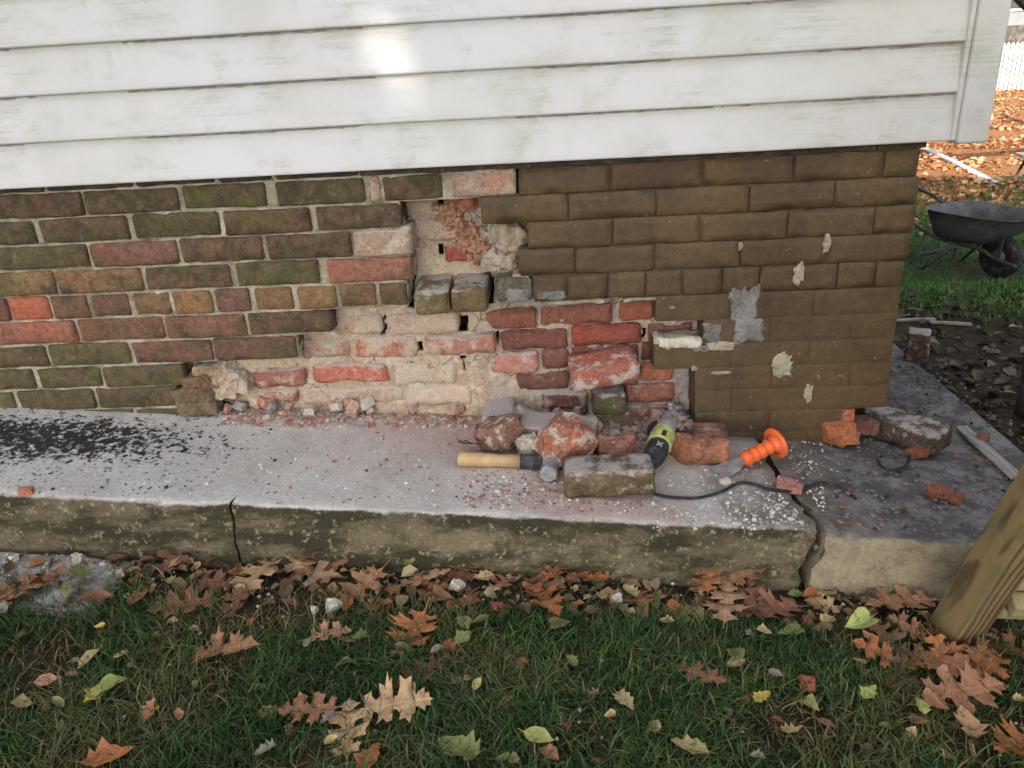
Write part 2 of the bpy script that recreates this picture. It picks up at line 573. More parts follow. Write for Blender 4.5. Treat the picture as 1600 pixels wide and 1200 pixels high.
def from_bm(name, bm):
    bmesh.ops.recalc_face_normals(bm, faces=bm.faces)
    me = bpy.data.meshes.new(name)
    bm.to_mesh(me)
    bm.free()
    return me


def box_bm(bm, lo, hi, bev=0.0):
    vs = [bm.verts.new((x, y, z)) for x in (lo[0], hi[0]) for y in (lo[1], hi[1]) for z in (lo[2], hi[2])]
    fs = []
    for q in ((0, 1, 3, 2), (4, 6, 7, 5), (0, 4, 5, 1), (2, 3, 7, 6), (0, 2, 6, 4), (1, 5, 7, 3)):
        fs.append(bm.faces.new([vs[k] for k in q]))
    if bev:
        es = list({e for f in fs for e in f.edges})
        bmesh.ops.bevel(bm, geom=es, offset=bev, segments=2, affect='EDGES', profile=0.5)


def box_me(name, lo, hi, bev=0.0):
    bm = bmesh.new()
    box_bm(bm, lo, hi, bev)
    return from_bm(name, bm)


def tube_bm(bm, pts, rad, n=10, caps=True):
    pts = [Vector(p) for p in pts]
    rads = rad if isinstance(rad, (list, tuple)) else [rad] * len(pts)
    rings = []
    ref = None
    for k, p in enumerate(pts):
        t = (pts[min(k + 1, len(pts) - 1)] - pts[max(k - 1, 0)]).normalized()
        if ref is None:
            ref = t.orthogonal().normalized()
        ref = (ref - t * ref.dot(t)).normalized()
        s = t.cross(ref)
        rings.append([bm.verts.new(p + (ref * math.cos(2 * math.pi * j / n) + s * math.sin(2 * math.pi * j / n)) * rads[k]) for j in range(n)])
    for a, b in zip(rings, rings[1:]):
        for j in range(n):
            bm.faces.new((a[j], a[(j + 1) % n], b[(j + 1) % n], b[j]))
    if caps:
        bm.faces.new(rings[0][::-1])
        bm.faces.new(rings[-1])


def tube_me(name, pts, rad, n=10):
    bm = bmesh.new()
    tube_bm(bm, pts, rad, n)
    return from_bm(name, bm)


def smooth_path(pts, k=6):
    pts = [Vector(p) for p in pts]
    out = []
    for i in range(len(pts) - 1):
        p0, p1, p2, p3 = pts[max(i - 1, 0)], pts[i], pts[i + 1], pts[min(i + 2, len(pts) - 1)]
        for j in range(k):
            t = j / k
            out.append(0.5 * ((2 * p1) + (p2 - p0) * t + (2 * p0 - 5 * p1 + 4 * p2 - p3) * t * t + (3 * p1 - p0 - 3 * p2 + p3) * t ** 3))
    out.append(pts[-1])
    return out


def lathe_bm(bm, prof, n=28):
    """prof: (radius, x) pairs, turned about the x axis"""
    rings = [[bm.verts.new((x, r * math.cos(2 * math.pi * j / n), r * math.sin(2 * math.pi * j / n))) for j in range(n)] for r, x in prof]
    for a, b in zip(rings, rings[1:]):
        for j in range(n):
            bm.faces.new((a[j], a[(j + 1) % n], b[(j + 1) % n], b[j]))
    bm.faces.new(rings[0][::-1])
    bm.faces.new(rings[-1])


def lathe_me(name, prof, n=28):
    bm = bmesh.new()
    lathe_bm(bm, prof, n)
    return from_bm(name, bm)


def nz3(p, s, seed):
    return noise.noise(Vector(p) * s + Vector((seed * 3.71, seed * 1.93, seed * 5.17)))


def rough_box(name, L, D, H, seed=0, rad=0.007, amp=0.0022, seg=0.014, chip=0.5, off=None):
    """a worn block, size L x D x H about its centre: rounded arrises, uneven faces, nibbled edges"""
    n = [max(3, int(round(d / seg))) for d in (L, D, H)]
    hs = (L / 2, D / 2, H / 2)
    rr0 = min(rad, min(hs) * 0.6)
    n = [k + 1 for k in n]
    cs = [[-h] + list(np.linspace(-h + rr0, h - rr0, k - 1)) + [h] for h, k in zip(hs, n)]
    vid, vs, fs = {}, [], []

    def vert(i, j, k):
        key = (i, j, k)
        if key in vid:
            return vid[key]
        p = [float(c_[k_]) for c_, k_ in zip(cs, key)]
        r = min(rad, min(hs) * 0.6)
        q = [max(-h + r, min(h - r, c)) for c, h in zip(p, hs)]
        d = Vector(p) - Vector(q)
        if d.length > 1e-9:
            edge = sum(1 for c, h in zip(p, hs) if abs(c) > h - 1e-6)
            rr = r
            if edge >= 2:
                rr = r * (1 - chip * max(0, nz3(p, 26, seed + 9) + 0.15) * 1.6)
            v = Vector(q) + d.normalized() * rr
            if edge >= 2:
                v -= d.normalized() * chip * 0.011 * max(0, nz3(p, 34, seed + 7) - .05)
        else:
            v = Vector(p)
        nrm = (Vector(p) - Vector(q)).normalized()
        if off is not None:                  # relief that runs on from block to block
            p = Vector(p) + off
        v = v + nrm * (amp * nz3(p, 22, seed) + amp * 0.7 * nz3(p, 60, seed + 4))
        v += Vector((nz3(p, 6, seed + 1), nz3(p, 6, seed + 2), nz3(p, 6, seed + 3))) * amp * 0.8
        vid[key] = len(vs)
        vs.append(v)
        return vid[key]
    for ax in range(3):
        u, v = [(1, 2), (2, 0), (0, 1)][ax]
        for side in (0, n[ax]):
            for a in range(n[u]):
                for b in range(n[v]):
                    q = []
                    for da, db in ((0, 0), (1, 0), (1, 1), (0, 1)):
                        key = [0, 0, 0]
                        key[ax], key[u], key[v] = side, a + da, b + db
                        q.append(vert(*key))
                    fs.append(q if side else q[::-1])
    return mesh(name, vs, fs)


def chunk_me(name, L, D, H, seed, cuts=4, amp=0.004, keep=0.5):
    """a broken piece: a block knocked off by random planes, then roughened"""
    rd = random.Random(seed)
    bm = bmesh.new()
    box_bm(bm, (-L / 2, -D / 2, -H / 2), (L / 2, D / 2, H / 2))
    for _ in range(cuts):
        nrm = Vector((rd.uniform(-1, 1), rd.uniform(-1, 1), rd.uniform(-0.4, 1))).normalized()
        ext = abs(nrm.x) * L / 2 + abs(nrm.y) * D / 2 + abs(nrm.z) * H / 2
        co = nrm * ext * rd.uniform(keep, 0.86)
        g = bm.verts[:] + bm.edges[:] + bm.faces[:]
        r = bmesh.ops.bisect_plane(bm, geom=g, plane_co=co, plane_no=nrm, clear_outer=True)
        es = [e for e in r['geom_cut'] if isinstance(e, bmesh.types.BMEdge)]
        if es:
            bmesh.ops.holes_fill(bm, edges=es)
    bmesh.ops.triangulate(bm, faces=bm.faces[:])
    size = max(L, D, H)
    for _ in range(3):
        le = [e for e in bm.edges if e.calc_length() > size / 7]
        if le:
            bmesh.ops.subdivide_edges(bm, edges=le, cuts=1)
            bmesh.ops.triangulate(bm, faces=bm.faces[:])
    bm.normal_update()
    for v in bm.verts:
        k = amp * (nz3(v.co, 38, seed) * 1.2 + 0.8 * nz3(v.co, 90, seed + 5))
        v.co += v.normal * k
    return from_bm(name, bm)


# ------------------------------------------------------------------ ground
def make_ground():
    xs = list(np.arange(-2.4, 4.0, 0.05)) + list(np.geomspace(4.1, 300, 26))
    xs = list(-np.geomspace(300, 2.5, 24)) + xs
    ys = list(-np.geomspace(300, 1.7, 24)) + list(np.arange(-1.6, 5.0, 0.05)) + list(np.geomspace(5.1, 400, 30))
    vs, fs = [], []
    for y in ys:
        for x in xs:
            z = ground_z(x, y)
            if abs(x) < 5 and -2 < y < 6:
                z += 0.012 * nz3((x, y, 0), 3.2, 1) + 0.006 * nz3((x, y, 0), 11, 2)
            vs.append((x, y, z))
    W = len(xs)
    for j in range(len(ys) - 1):
        for i in range(W - 1):
            fs.append((j * W + i, j * W + i + 1, (j + 1) * W + i + 1, (j + 1) * W + i))
    o = link('ground', mesh('ground', vs, fs), 'ground', smooth=True)
    o['kind'] = 'structure'
    tag(o, 'soil and lawn around the house, leaf strewn towards the back', 'ground')


make_ground()


# ------------------------------------------------------------------ concrete apron
def slab_mesh(name, x0, x1, j0, j1, yb, yf, h, seed, step=0.014, dz=0.0):
    prof = []                                   # closed loop (y, z, kind) seen from the end
    nt_ = max(8, int((yb - yf) / 0.018))
    for k in range(nt_ + 1):
        prof.append((yb + (yf + 0.022 - yb) * k / nt_, 0.0, 0))
    for k in range(1, 6):
        a = k / 6 * math.pi / 2
        prof.append((yf + 0.022 - 0.022 * math.sin(a), -0.022 + 0.022 * math.cos(a), 1))
    nf = max(6, int(h / 0.016))
    for k in range(nf + 1):
        prof.append((yf - 0.012 * k / nf, -0.022 - (h - 0.022) * k / nf, 2))
    prof.append((yb, -h, 3))
    nx = max(4, int((x1 - x0) / step))
    vs, fs = [], []
    P = len(prof)
    for i in range(nx + 1):
        t = i / nx
        for k, (y, z, kind) in enumerate(prof):
            s = k / P
            x = (x0 + j0(y, z)) * (1 - t) + (x1 + j1(y, z)) * t
            p = Vector((x, y, slab_z(x) + z + dz))
            q = (x, y, z)
            if kind == 0:
                p.z += 0.003 * nz3(q, 7, seed) + 0.0016 * nz3(q, 40, seed)
            elif kind == 1:
                c = max(0, nz3((x, 0, 0), 13, seed + 3) + 0.15) * 0.012 * min(1, max(0, -z / 0.022)) ** .7
                p.y += c + (0.006 * nz3((x, yf, -.022), 8, seed) + 0.003 * nz3((x, yf, -.022), 38, seed)) * min(1, -z / .022)
            elif kind == 2:
                fk = min(1, (-.022 - z) / .03)
                g0 = 0.006 * nz3((x, yf, -.022), 8, seed) + 0.003 * nz3((x, yf, -.022), 38, seed)
                p.y += max(0, nz3((x, 0, 0), 13, seed + 3) + 0.15) * 0.012 * (1 - min(1, (-.022 - z) / .09))
                p.y += g0 * (1 - fk) + fk * (0.006 * nz3(q, 8, seed) + 0.003 * nz3(q, 38, seed))
            vs.append(p)
    for i in range(nx):
        for k in range(P):
            a, b = i * P + k, i * P + (k + 1) % P
            fs.append((a, b, b + P, a + P))
    fs.append(tuple(range(P))[::-1])
    fs.append(tuple(range(nx * P, nx * P + P)))
    return mesh(name, vs, fs)


apron = bpy.data.objects.new('pavement', None)
C.objects.link(apron)
apron['kind'] = 'structure'
apron['label'] = 'weathered concrete apron along the foot of the brick wall'
apron['category'] = 'pavement'
YF = -0.44
XC1, XC2 = -0.735, 0.557


def jz(seed, amp, f=18):
    return lambda y, z: amp * noise.noise(Vector((y * f, z * f, seed))) + amp * 0.5 * noise.noise(Vector((y * f * 3, z * f * 3, seed + 5)))


def zig(y, z):                       # the course of the wide crack
    if z > -0.02:
        return -0.03 * sstep(-0.42, -0.2, y) + 0.005 * noise.noise(Vector((y * 45, 0, 0)))
    return -0.034 * sstep(-0.03, -0.1, z) + 0.007 * noise.noise(Vector((0, z * 60, 0)))


def gap(y, z):                       # the narrow crack closes up across the top
    return 0.006 * sstep(-0.425, -0.39, y) if z > -0.01 else 0.0


ja, jb = jz(3, 0.006), jz(8, 0.011, 34)
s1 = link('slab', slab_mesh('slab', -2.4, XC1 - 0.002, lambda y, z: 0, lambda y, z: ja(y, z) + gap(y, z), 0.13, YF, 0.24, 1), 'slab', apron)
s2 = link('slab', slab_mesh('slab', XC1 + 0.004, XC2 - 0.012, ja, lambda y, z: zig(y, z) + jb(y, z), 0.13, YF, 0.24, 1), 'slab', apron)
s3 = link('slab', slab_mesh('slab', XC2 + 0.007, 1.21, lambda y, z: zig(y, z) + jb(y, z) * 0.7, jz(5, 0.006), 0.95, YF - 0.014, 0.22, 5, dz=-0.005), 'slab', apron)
s3['label'] = 'pale patched corner slab beyond the wide crack'
s4 = link('slab', slab_mesh('slab', 0.6, 1.205, lambda y, z: 0, jz(6, 0.006), 2.6, 0.957, 0.2, 6, step=0.03, dz=-0.012), 'slab', apron)
for s_, al in ((s1, 1), (s2, 1), (s3, 0.0), (s4, 0.5)):
    s_.data.shade_smooth()
    s_.data.set_sharp_from_angle(angle=R(50))
    s_.color = (1, 1, 1, al)
# low broken slab in front of the left end
lo = rough_box('slab', 0.66, 0.19, 0.12, 31, 0.012, 0.003, 0.012, 0.9)
pc = Vector((-1.30, -0.545, -1.028))
s5 = link('slab', lo, mat_mortar('gravelly_concrete', (0.46, 0.44, 0.41), (0.31, 0.29, 0.265), (0.12, 0.105, 0.085), 0.54), apron, loc=pc, rot=(0, R(4.5), R(-2)))
s5.color = (1, 1, 1, 0.2)
s5['label'] = 'low broken concrete slab strewn with white chips'

# ------------------------------------------------------------------ brick wall
wall = thing('brick_wall', 'old brick foundation wall, mossy at left, broken open mid, brown coated at right', 'brick wall')
ROW = {'Z': (-0.182, -0.246), 'A': (-0.246, -0.309), 'B': (-0.309, -0.374), 'C': (-0.374, -0.440), 'D': (-0.440, -0.506),
       'E': (-0.506, -0.572), 'F': (-0.572, -0.638), 'G': (-0.638, -0.704), 'H': (-0.704, -0.768), 'I': (-0.768, -0.832),
       'J': (-0.832, -0.896), 'K': (-0.896, -0.958), 'L': (-0.958, -1.03)}
CORNER = 0.846
DEPTH = 0.1
nb = [0]


def brick(x0, x1, z0, z1, y0=0.0, depth=DEPTH, col=(0.3, 0.12, 0.08), grime_shade=0.5, dust=0, mat='brick', rad=0.0045, amp=0.0022, rot=(0, 0, 0), chip=0.6, parent=None, run_on=False):
    nb[0] += 1
    L, H = x1 - x0, abs(z0 - z1)
    me = rough_box('brick', L, depth, H, 900 if run_on else nb[0], rad, amp, chip=chip, off=Vector(((x0 + x1) / 2, y0 + depth / 2, (z0 + z1) / 2)) if run_on else None)
    o = link('brick', me, mat, parent or wall, ((x0 + x1) / 2, y0 + depth / 2, (z0 + z1) / 2), rot, smooth=True)
    v = random.uniform(0.86, 1.16)
    o.color = (col[0] * v, col[1] * v * random.uniform(0.93, 1.07), col[2] * v, grime_shade)
    o.pass_index = int(dust)
    return o


RED, DRED, BRN, GRN, ORG, OCH, PNK = (0.28, 0.128, 0.095), (0.19, 0.095, 0.077), (0.195, 0.105, 0.072), (0.13, 0.108, 0.055), (0.42, 0.165, 0.098), (0.225, 0.137, 0.072), (0.44, 0.3, 0.235)
# (row, [(left, right, colour, grime, dust)...]) : the surviving face bricks, left part
LEFT = {
    'A': [(-12, 128, DRED, .75, 0), (132, 278, GRN, .8, 0), (284, 415, GRN, .8, 0), (430, 570, GRN, .75, 0), (577, 594, PNK, .2, 30), (597, 691, BRN, .85, 10), (704, 806, PNK, .15, 45)],
    'B': [(-90, 53, GRN, .8, 0), (61, 200, BRN, .75, 0), (207, 342, GRN, .8, 0), (349, 486, BRN, .8, 0), (493, 626, BRN, .8, 0)],
    'C': [(-8, 137, GRN, .55, 0), (142, 277, DRED, .48, 0), (282, 411, BRN, .75, 0), (417, 549, BRN, .75, 0), (552, 643, PNK, .1, 45)],
    'D': [(-60, 85, OCH, .5, 0), (89, 222, OCH, .52, 0), (227, 359, BRN, .75, 0), (369, 498, GRN, .7, 0), (511, 643, RED, .4, 8)],
    'E': [(-50, 12, DRED, .4, 0), (15, 77, ORG, -.1, 0), (80, 137, BRN, .5, 0), (142, 202, DRED, .45, 0), (208, 265, OCH, .5, 0), (270, 330, OCH, .4, 0), (337, 391, DRED, .4, 0), (398, 457, OCH, .25, 0), (465, 525, OCH, .3, 0), (530, 588, OCH, .55, 0), (593, 637, BRN, .7, 15)],
    'F': [(-20, 118, RED, .42, 0), (123, 255, BRN, .5, 0), (258, 384, BRN, .5, 0), (388, 517, BRN, .7, 0)],
    'G': [(-60, 72, GRN, .6, 0), (77, 202, GRN, .6, 0), (207, 331, BRN, .6, 0), (334, 464, DRED, .6, 0)],
    'H': [(-90, 53, GRN, .6, 0), (60, 157, GRN, .7, 0), (161, 287, GRN, .7, 0)],
    'I': [(-110, 22, GRN, .6, 0), (29, 147, GRN, .7, 0), (150, 278, GRN, .75, 0)],
    'J': [(-60, 80, GRN, .6, 0), (86, 210, GRN, .6, 0), (214, 330, GRN, .6, 0)],
}
RIGHT = {
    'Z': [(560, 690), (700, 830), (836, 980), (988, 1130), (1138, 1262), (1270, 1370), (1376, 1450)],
    'A': [(811, 952), (957, 1095), (1101, 1237), (1245, 1378), (1384, 0)],
    'B': [(751, 885), (891, 1022), (1031, 1168), (1174, 1301), (1308, 0)],
    'C': [(825, 953), (962, 1092), (1098, 1228), (1233, 1363), (1370, 0)],
    'D': [(810, 896), (901, 1020), (1025, 1154), (1160, 1286), (1299, 0)],
    'E': [(833, 884), (888, 947), (953, 1007), (1010, 1065), (1069, 1127), (1132, 1184), (1190, 1245), (1250, 1306), (1311, 1366), (1371, 0)],
    'F': [(1025, 1137), (1143, 1268), (1274, 0)],
    'G': [(1100, 1200), (1206, 1328), (1334, 0)],
    'H': [(1022, 1140), (1145, 1262), (1268, 0)],
    'I': [(1086, 1203), (1208, 1326), (1332, 0)],
    'J': [(1086, 1141), (1145, 1262), (1268, 0)],
    'K': [(1086, 1200), (1205, 1322)],
    'L': [(1080, 1140), (1146, 1258), (1264, 1312)],
}
runs = {}
for r_, lst in LEFT.items():
    z0, z1 = ROW[r_]
    zc = (z0 + z1) / 2
    xs_ = []
    for a, b, col, gr, du in lst:
        x0, x1 = wall_x(a, zc, 0), wall_x(b, zc, 0)
        jt = 0.0032
        brick(x0 + 0.001, x1 - 0.001, z0 - jt + random.uniform(-.0015, .0015), z1 + jt + random.uniform(-.0015, .0015), random.uniform(-.003, .003), DEPTH,
              col, gr, du, rot=(random.uniform(-.01, .01), random.uniform(-.006, .006), random.uniform(-.012, .012)))
        xs_ += [x0, x1]
    runs[r_] = [min(xs_), max(xs_)]
cruns = {}
for r_, lst in RIGHT.items():
    z0, z1 = ROW[r_]
    zc = (z0 + z1) / 2
    xs_ = []
    ends = [[wall_x(a, zc, 0), wall_x(b, zc, 0) if b else CORNER + random.uniform(-.006, .004)] for a, b in lst]
    hg = .0017 if r_ in 'ZABCDE' else .0003
    for e0, e1 in zip(ends, ends[1:]):             # the coating has nearly closed the upright joints
        mid_ = (e0[1] + e1[0]) / 2
        e0[1], e1[0] = mid_ - hg * random.uniform(.6, 1.5), mid_ + hg * random.uniform(.6, 1.5)
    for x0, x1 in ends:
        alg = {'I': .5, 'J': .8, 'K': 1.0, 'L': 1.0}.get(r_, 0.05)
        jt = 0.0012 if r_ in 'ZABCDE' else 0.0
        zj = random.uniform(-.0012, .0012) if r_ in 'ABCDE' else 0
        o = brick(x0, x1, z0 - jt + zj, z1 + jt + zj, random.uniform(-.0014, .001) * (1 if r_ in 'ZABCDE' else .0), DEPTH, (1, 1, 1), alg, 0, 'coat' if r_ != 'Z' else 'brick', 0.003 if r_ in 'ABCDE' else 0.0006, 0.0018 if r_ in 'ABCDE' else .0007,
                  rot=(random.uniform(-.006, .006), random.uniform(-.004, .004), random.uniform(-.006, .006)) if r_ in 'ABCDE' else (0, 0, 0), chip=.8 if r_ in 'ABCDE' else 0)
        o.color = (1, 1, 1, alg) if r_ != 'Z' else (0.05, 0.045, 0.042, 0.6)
        xs_ += [x0, x1]
    cruns[r_] = [min(xs_), max(xs_)]

# bed and perpend mortar behind the face bricks, row by row
def mortar_obj(name, rr, y0, mat, seed, amp):
    vs, fs = [], []
    for k, (r_, (x0, x1)) in enumerate(rr.items()):
        z0, z1 = ROW[r_]
        me = rough_box('t', x1 - x0 - 0.004, 0.088, (z0 - z1) + 0.004, seed + k, 0.003, amp, 0.009, 0.3)
        off = len(vs)
        c = Vector(((x0 + x1) / 2, y0 + 0.044, (z0 + z1) / 2))
        vs += [v.co + c for v in me.vertices]
        fs += [[i + off for i in p.vertices] for p in me.polygons]
        bpy.data.meshes.remove(me)
    return link(name, mesh(name, vs, fs), mat, wall, smooth=True)


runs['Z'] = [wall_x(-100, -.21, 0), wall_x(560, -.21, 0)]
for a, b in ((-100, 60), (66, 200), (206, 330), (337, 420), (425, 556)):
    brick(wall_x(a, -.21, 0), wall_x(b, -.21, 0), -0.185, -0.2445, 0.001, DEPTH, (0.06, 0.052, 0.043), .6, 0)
runs['A'][1] = wall_x(808, -.28, 0)
mortar_obj('mortar', runs, 0.0085, 'mortar', 50, 0.0028)
co = mortar_obj('coated_mortar', cruns, 0.0075, 'coat', 80, 0.003)
co.color = (1, 1, 1, 0.3)
co['label'] = 'joints under brown coating'

# the backing behind the missing face bricks, pocked and holed
HOLES = [(681, 301, 693, 324), (686, 380, 691, 399), (597, 487, 607, 523), (716, 487, 732, 512), (638, 425, 648, 478), (761, 430, 773, 474), (653, 528, 663, 546), (385, 572, 391, 590), (349, 620, 362, 634), (774, 518, 781, 534), (1004, 512, 1012, 530), (722, 548, 730, 575)]


def back_y(x, z):
    t = sstep(-0.28, -0.12, x + 0.25 * (z + 0.6))
    t = max(t, sstep(-0.58, -0.53, z))
    return 0.062 * (1 - t) + 0.102 * t


def make_backing():
    hr = []
    for a, b, c, d in HOLES:
        p, q = at_y((a + c) / 2, b, 0.09), at_y((a + c) / 2, d, 0.09)
        w_ = abs(at_y(c, b, .09).x - at_y(a, b, .09).x) / 2
        hr.append(((p.x + q.x) / 2, w_, p.z, q.z))
    g = 0.006
    xs, zs = np.arange(-1.05, 0.42, g), np.arange(-1.05, -0.225, g)
    vs, fs = [], []
    W = len(xs)
    for z in zs:
        for x in xs:
            y = back_y(x, z) + 0.008 * nz3((x, 0, z), 9, 3) + 0.006 * nz3((x, 0, z), 28, 4) + 0.003 * nz3((x, 0, z), 75, 6)
            vs.append((x, y, z))
    for j in range(len(zs) - 1):
        for i in range(W - 1):
            x, z = xs[i] + g / 2, zs[j] + g / 2
            wob = 0.007 * nz3((x, 0, z), 45, 8)
            if any(abs(x - cx) < hw + wob and z1 < z + wob < z0 for cx, hw, z0, z1 in hr):
                continue
            fs.append((j * W + i, j * W + i + 1, (j + 1) * W + i + 1, (j + 1) * W + i))
    o = link('backing_mortar', mesh('backing_mortar', vs, fs), 'inner', wall, smooth=True)
    sm = o.modifiers.new('thick', 'SOLIDIFY')
    sm.thickness = 0.02
    sm.offset = -1
    link('dark_hole_back', box_me('dark_hole_back', (-3.2, 0.19, -1.2), (CORNER - 0.01, 0.3, -0.2)), 'rubber', wall)  # near-black block, its colour standing in for deep shade inside the holes


make_backing()
# inner wythe bricks that show in the breach: picture box, colour, grime, dust, front plane offset
INNER = [
    (630, 303, 678, 339, (0.36, 0.2, 0.14), 0, 62, 0.0), (695, 301, 746, 330, (0.36, 0.135, 0.085), 0, 22, 0), (632, 343, 718, 375, PNK, 0, 50, 0), (748, 302, 808, 318, PNK, 0, 40, .0),
    (646, 386, 682, 403, PNK, 0, 70, 0), (693, 381, 742, 410, (0.33, 0.12, 0.09), 0, 22, 0),
    (519, 489, 596, 522, PNK, 0, 72, 0), (609, 489, 715, 525, (0.43, 0.26, 0.2), 0, 60, 0), (732, 484, 838, 515, RED, 0, 8, 0), (846, 477, 958, 508, RED, 0, 8, 0), (969, 470, 1021, 500, (0.33, 0.12, 0.075), .2, 5, 0),
    (470, 532, 546, 560, PNK, 0, 60, 0), (552, 526, 653, 560, (0.46, 0.2, 0.14), 0, 55, 0), (662, 524, 772, 556, (0.42, 0.22, 0.18), 0, 42, 0), (781, 516, 887, 546, DRED, 0, 8, 0), (893, 508, 1002, 539, (0.32, 0.105, 0.075), 0, 8, 0), (1013, 506, 1082, 535, DRED, 0, 10, 0),
    (391, 577, 480, 606, RED, 0, 28, 0), (487, 570, 604, 597, (0.42, 0.15, 0.11), 0, 36, 0), (616, 568, 714, 602, (0.5, 0.4, 0.3), 0, 80, 0), (735, 553, 841, 585, (0.44, 0.22, 0.18), 0, 36, 0), (848, 546, 889, 577, DRED, 0, 4, 0), (894, 540, 998, 572, DRED, 0, 10, 0), (1003, 537, 1024, 566, DRED, 0, 5, 0),
    (358, 611, 466, 630, (0.38, 0.16, 0.12), 0, 35, 0), (472, 606, 630, 632, PNK, 0, 62, 0), (634, 604, 735, 634, (0.5, 0.4, 0.3), 0, 82, 0), (808, 582, 888, 610, DRED, 0, 12, 0), (893, 577, 997, 604, DRED, 0, 12, 0), (1002, 568, 1052, 597, ORG, -.2, 4, 0),
    (848, 614, 920, 640, DRED, 0, 30, 0), (930, 606, 972, 634, DRED, 0, 20, 0), (977, 601, 1053, 630, RED, 0, 15, 0), (977, 634, 1050, 658, PNK, 0, 60, 0),
]
for a, b, c, d, col, gr, du, off in INNER:
    du = du + 14 if du < 40 else du + 8
    zg = at_y((a + c) / 2, (b + d) / 2, 0.09)
    Y = back_y(zg.x, zg.z) - (0.0075 if du > 50 else 0.0105 if du > 25 else 0.013) + off
    p, q = at_y((a + c) / 2, b, Y), at_y((a + c) / 2, d, Y)
    zc = (p.z + q.z) / 2
    x0, x1 = wall_x(a, zc, Y), wall_x(c, zc, Y)
    brick(x0, x1, p.z, q.z, Y + random.uniform(-.003, .003), 0.06, col, gr, du, rad=0.007, amp=0.0055 if du > 25 else 0.0032, chip=0.9,
          rot=(random.uniform(-.02, .02), random.uniform(-.008, .008), random.uniform(-.02, .02)))
# the two headers left standing proud, the grey neighbour, and the pieces at the foot
for a, c, pr, du, rz in ((646, 700, -0.034, 36, .02), (705, 761, -0.028, 30, -.02)):
    z0, z1 = -0.522, -0.58
    x0, x1 = wall_x(a, -.55, pr), wall_x(c, -.55, pr)
    brick(x0, x1, z0, z1, pr, 0.17, (0.155, 0.125, 0.065), .45, du, rad=0.006, amp=0.0025, rot=(R(5), 0, rz)).__setitem__('label', 'loosened header brick standing proud of the wall')
brick(wall_x(776, -.54, 0), wall_x(831, -.54, 0), -0.51, -0.569, -0.002, 0.1, (0.13, 0.125, 0.115), .5, 15)
brick(wall_x(753, -.87, -.05), wall_x(802, -.87, -.05), -0.868, -0.925, -0.058, 0.17, (0.36, 0.3, 0.28), .0, 62, amp=.003)
brick(wall_x(927, -.85, 0.0), wall_x(979, -.85, 0.0), -0.838, -0.896, 0.0, 0.1, (0.12, 0.105, 0.06), .6, 30, amp=.003)
brick(wall_x(920, -.92, 0.01), wall_x(985, -.92, 0.01), -0.9, -0.958, 0.012, 0.1, (0.14, 0.11, 0.07), .5, 40, amp=.003)
# broken stub at the left edge of the breach
for (px, py, L, D, H, col, du) in ((345, 578, .12, .07, .05, (0.33, 0.24, 0.15), 50), (312, 618, .105, .1, .075, (0.2, 0.155, 0.1), 10), (352, 603, .1, .07, .05, (0.4, 0.3, 0.2), 60), (368, 592, .07, .07, .06, (0.42, 0.3, 0.2), 60), (318, 592, .09, .08, .04, (0.2, 0.13, 0.08), 20)):
    p = at_y(px, py, 0.055 if px > 330 else .035)
    o = link('broken_brick', chunk_me('broken_brick', L, D, H, px, 6, .007), 'brick', wall, p, (0, 0, .1))
    o.color = (*col, 0.35)
    o.pass_index = du
# red crumbling mortar spilling down the upper hole
bm = bmesh.new()
for k in range(230):
    t = random.random()
    px, py = (694 + 64 * t + random.uniform(-17, 17), 330 + 75 * t + random.uniform(-14, 14))
    p = at_y(px, py, 0.096 + random.uniform(-.01, .006))
    r_ = random.uniform(.003, .0105)
    ret = bmesh.ops.create_icosphere(bm, subdivisions=1, radius=r_, matrix=Matrix.Translation(p))
    for v in ret['verts']:
        v.co += (v.co - p) * (0.9 * nz3(v.co, 90, k) + 0.5 * nz3(v.co, 190, k))
link('crumbling_mortar', from_bm('crumbling_mortar', bm), 'crumb', wall)
# smeared bedding on the right flank of the upper hole
for (px, py, L, H, yy) in ((797, 376, .085, .075, .05), (785, 412, .1, .085, .062), (778, 385, .07, .13, .075)):
    p = at_y(px, py, yy)
    link('bedding_lump', rough_box('bedding_lump', L, .07, H, px, .03, .014, .009, .6), 'inner', wall, p + Vector((0, .03, 0)), (0.15, 0.1, 0.2), smooth=True)


# flaked patches on the coating
def patch(px, py, w_, h_, mat, seed, y0=-0.0045):
    p = at_y(px, py, 0)
    sx, sz = w_ / 640, h_ / 600
    rd = random.Random(seed)
    n, rings = 26, 4
    vs, fs = [(0, -0.0012, 0)], []
    rad = [1 + 0.32 * noise.noise(Vector((math.cos(2 * math.pi * j / n) * 1.6, math.sin(2 * math.pi * j / n) * 1.6, seed * 2.3))) + 0.16 * rd.uniform(-1, 1) for j in range(n)]
    for k in range(1, rings + 1):
        for j in range(n):
            a = 2 * math.pi * j / n
            f = k / rings
            # squarish blob
            c, s = math.cos(a), math.sin(a)
            q = max(abs(c), abs(s)) ** 0.55
            y = -0.001 * (1 - f) + (0.006 if k == rings else 0) + 0.0012 * rd.uniform(-1, 1)
            vs.append((c / q * rad[j] * sx / 2 * min(1, f * 1.02), y, s / q * rad[j] * sz / 2 * f))
    for j in range(n):
        fs.append((0, 1 + j, 1 + (j + 1) % n))
        for k in range(rings - 1):
            a, b = 1 + k * n + j, 1 + k * n + (j + 1) % n
            fs.append((a, a + n, b + n, b))
    link('flaked_patch', mesh('flaked_patch', vs, fs), mat, wall, (p.x, y0, p.z))


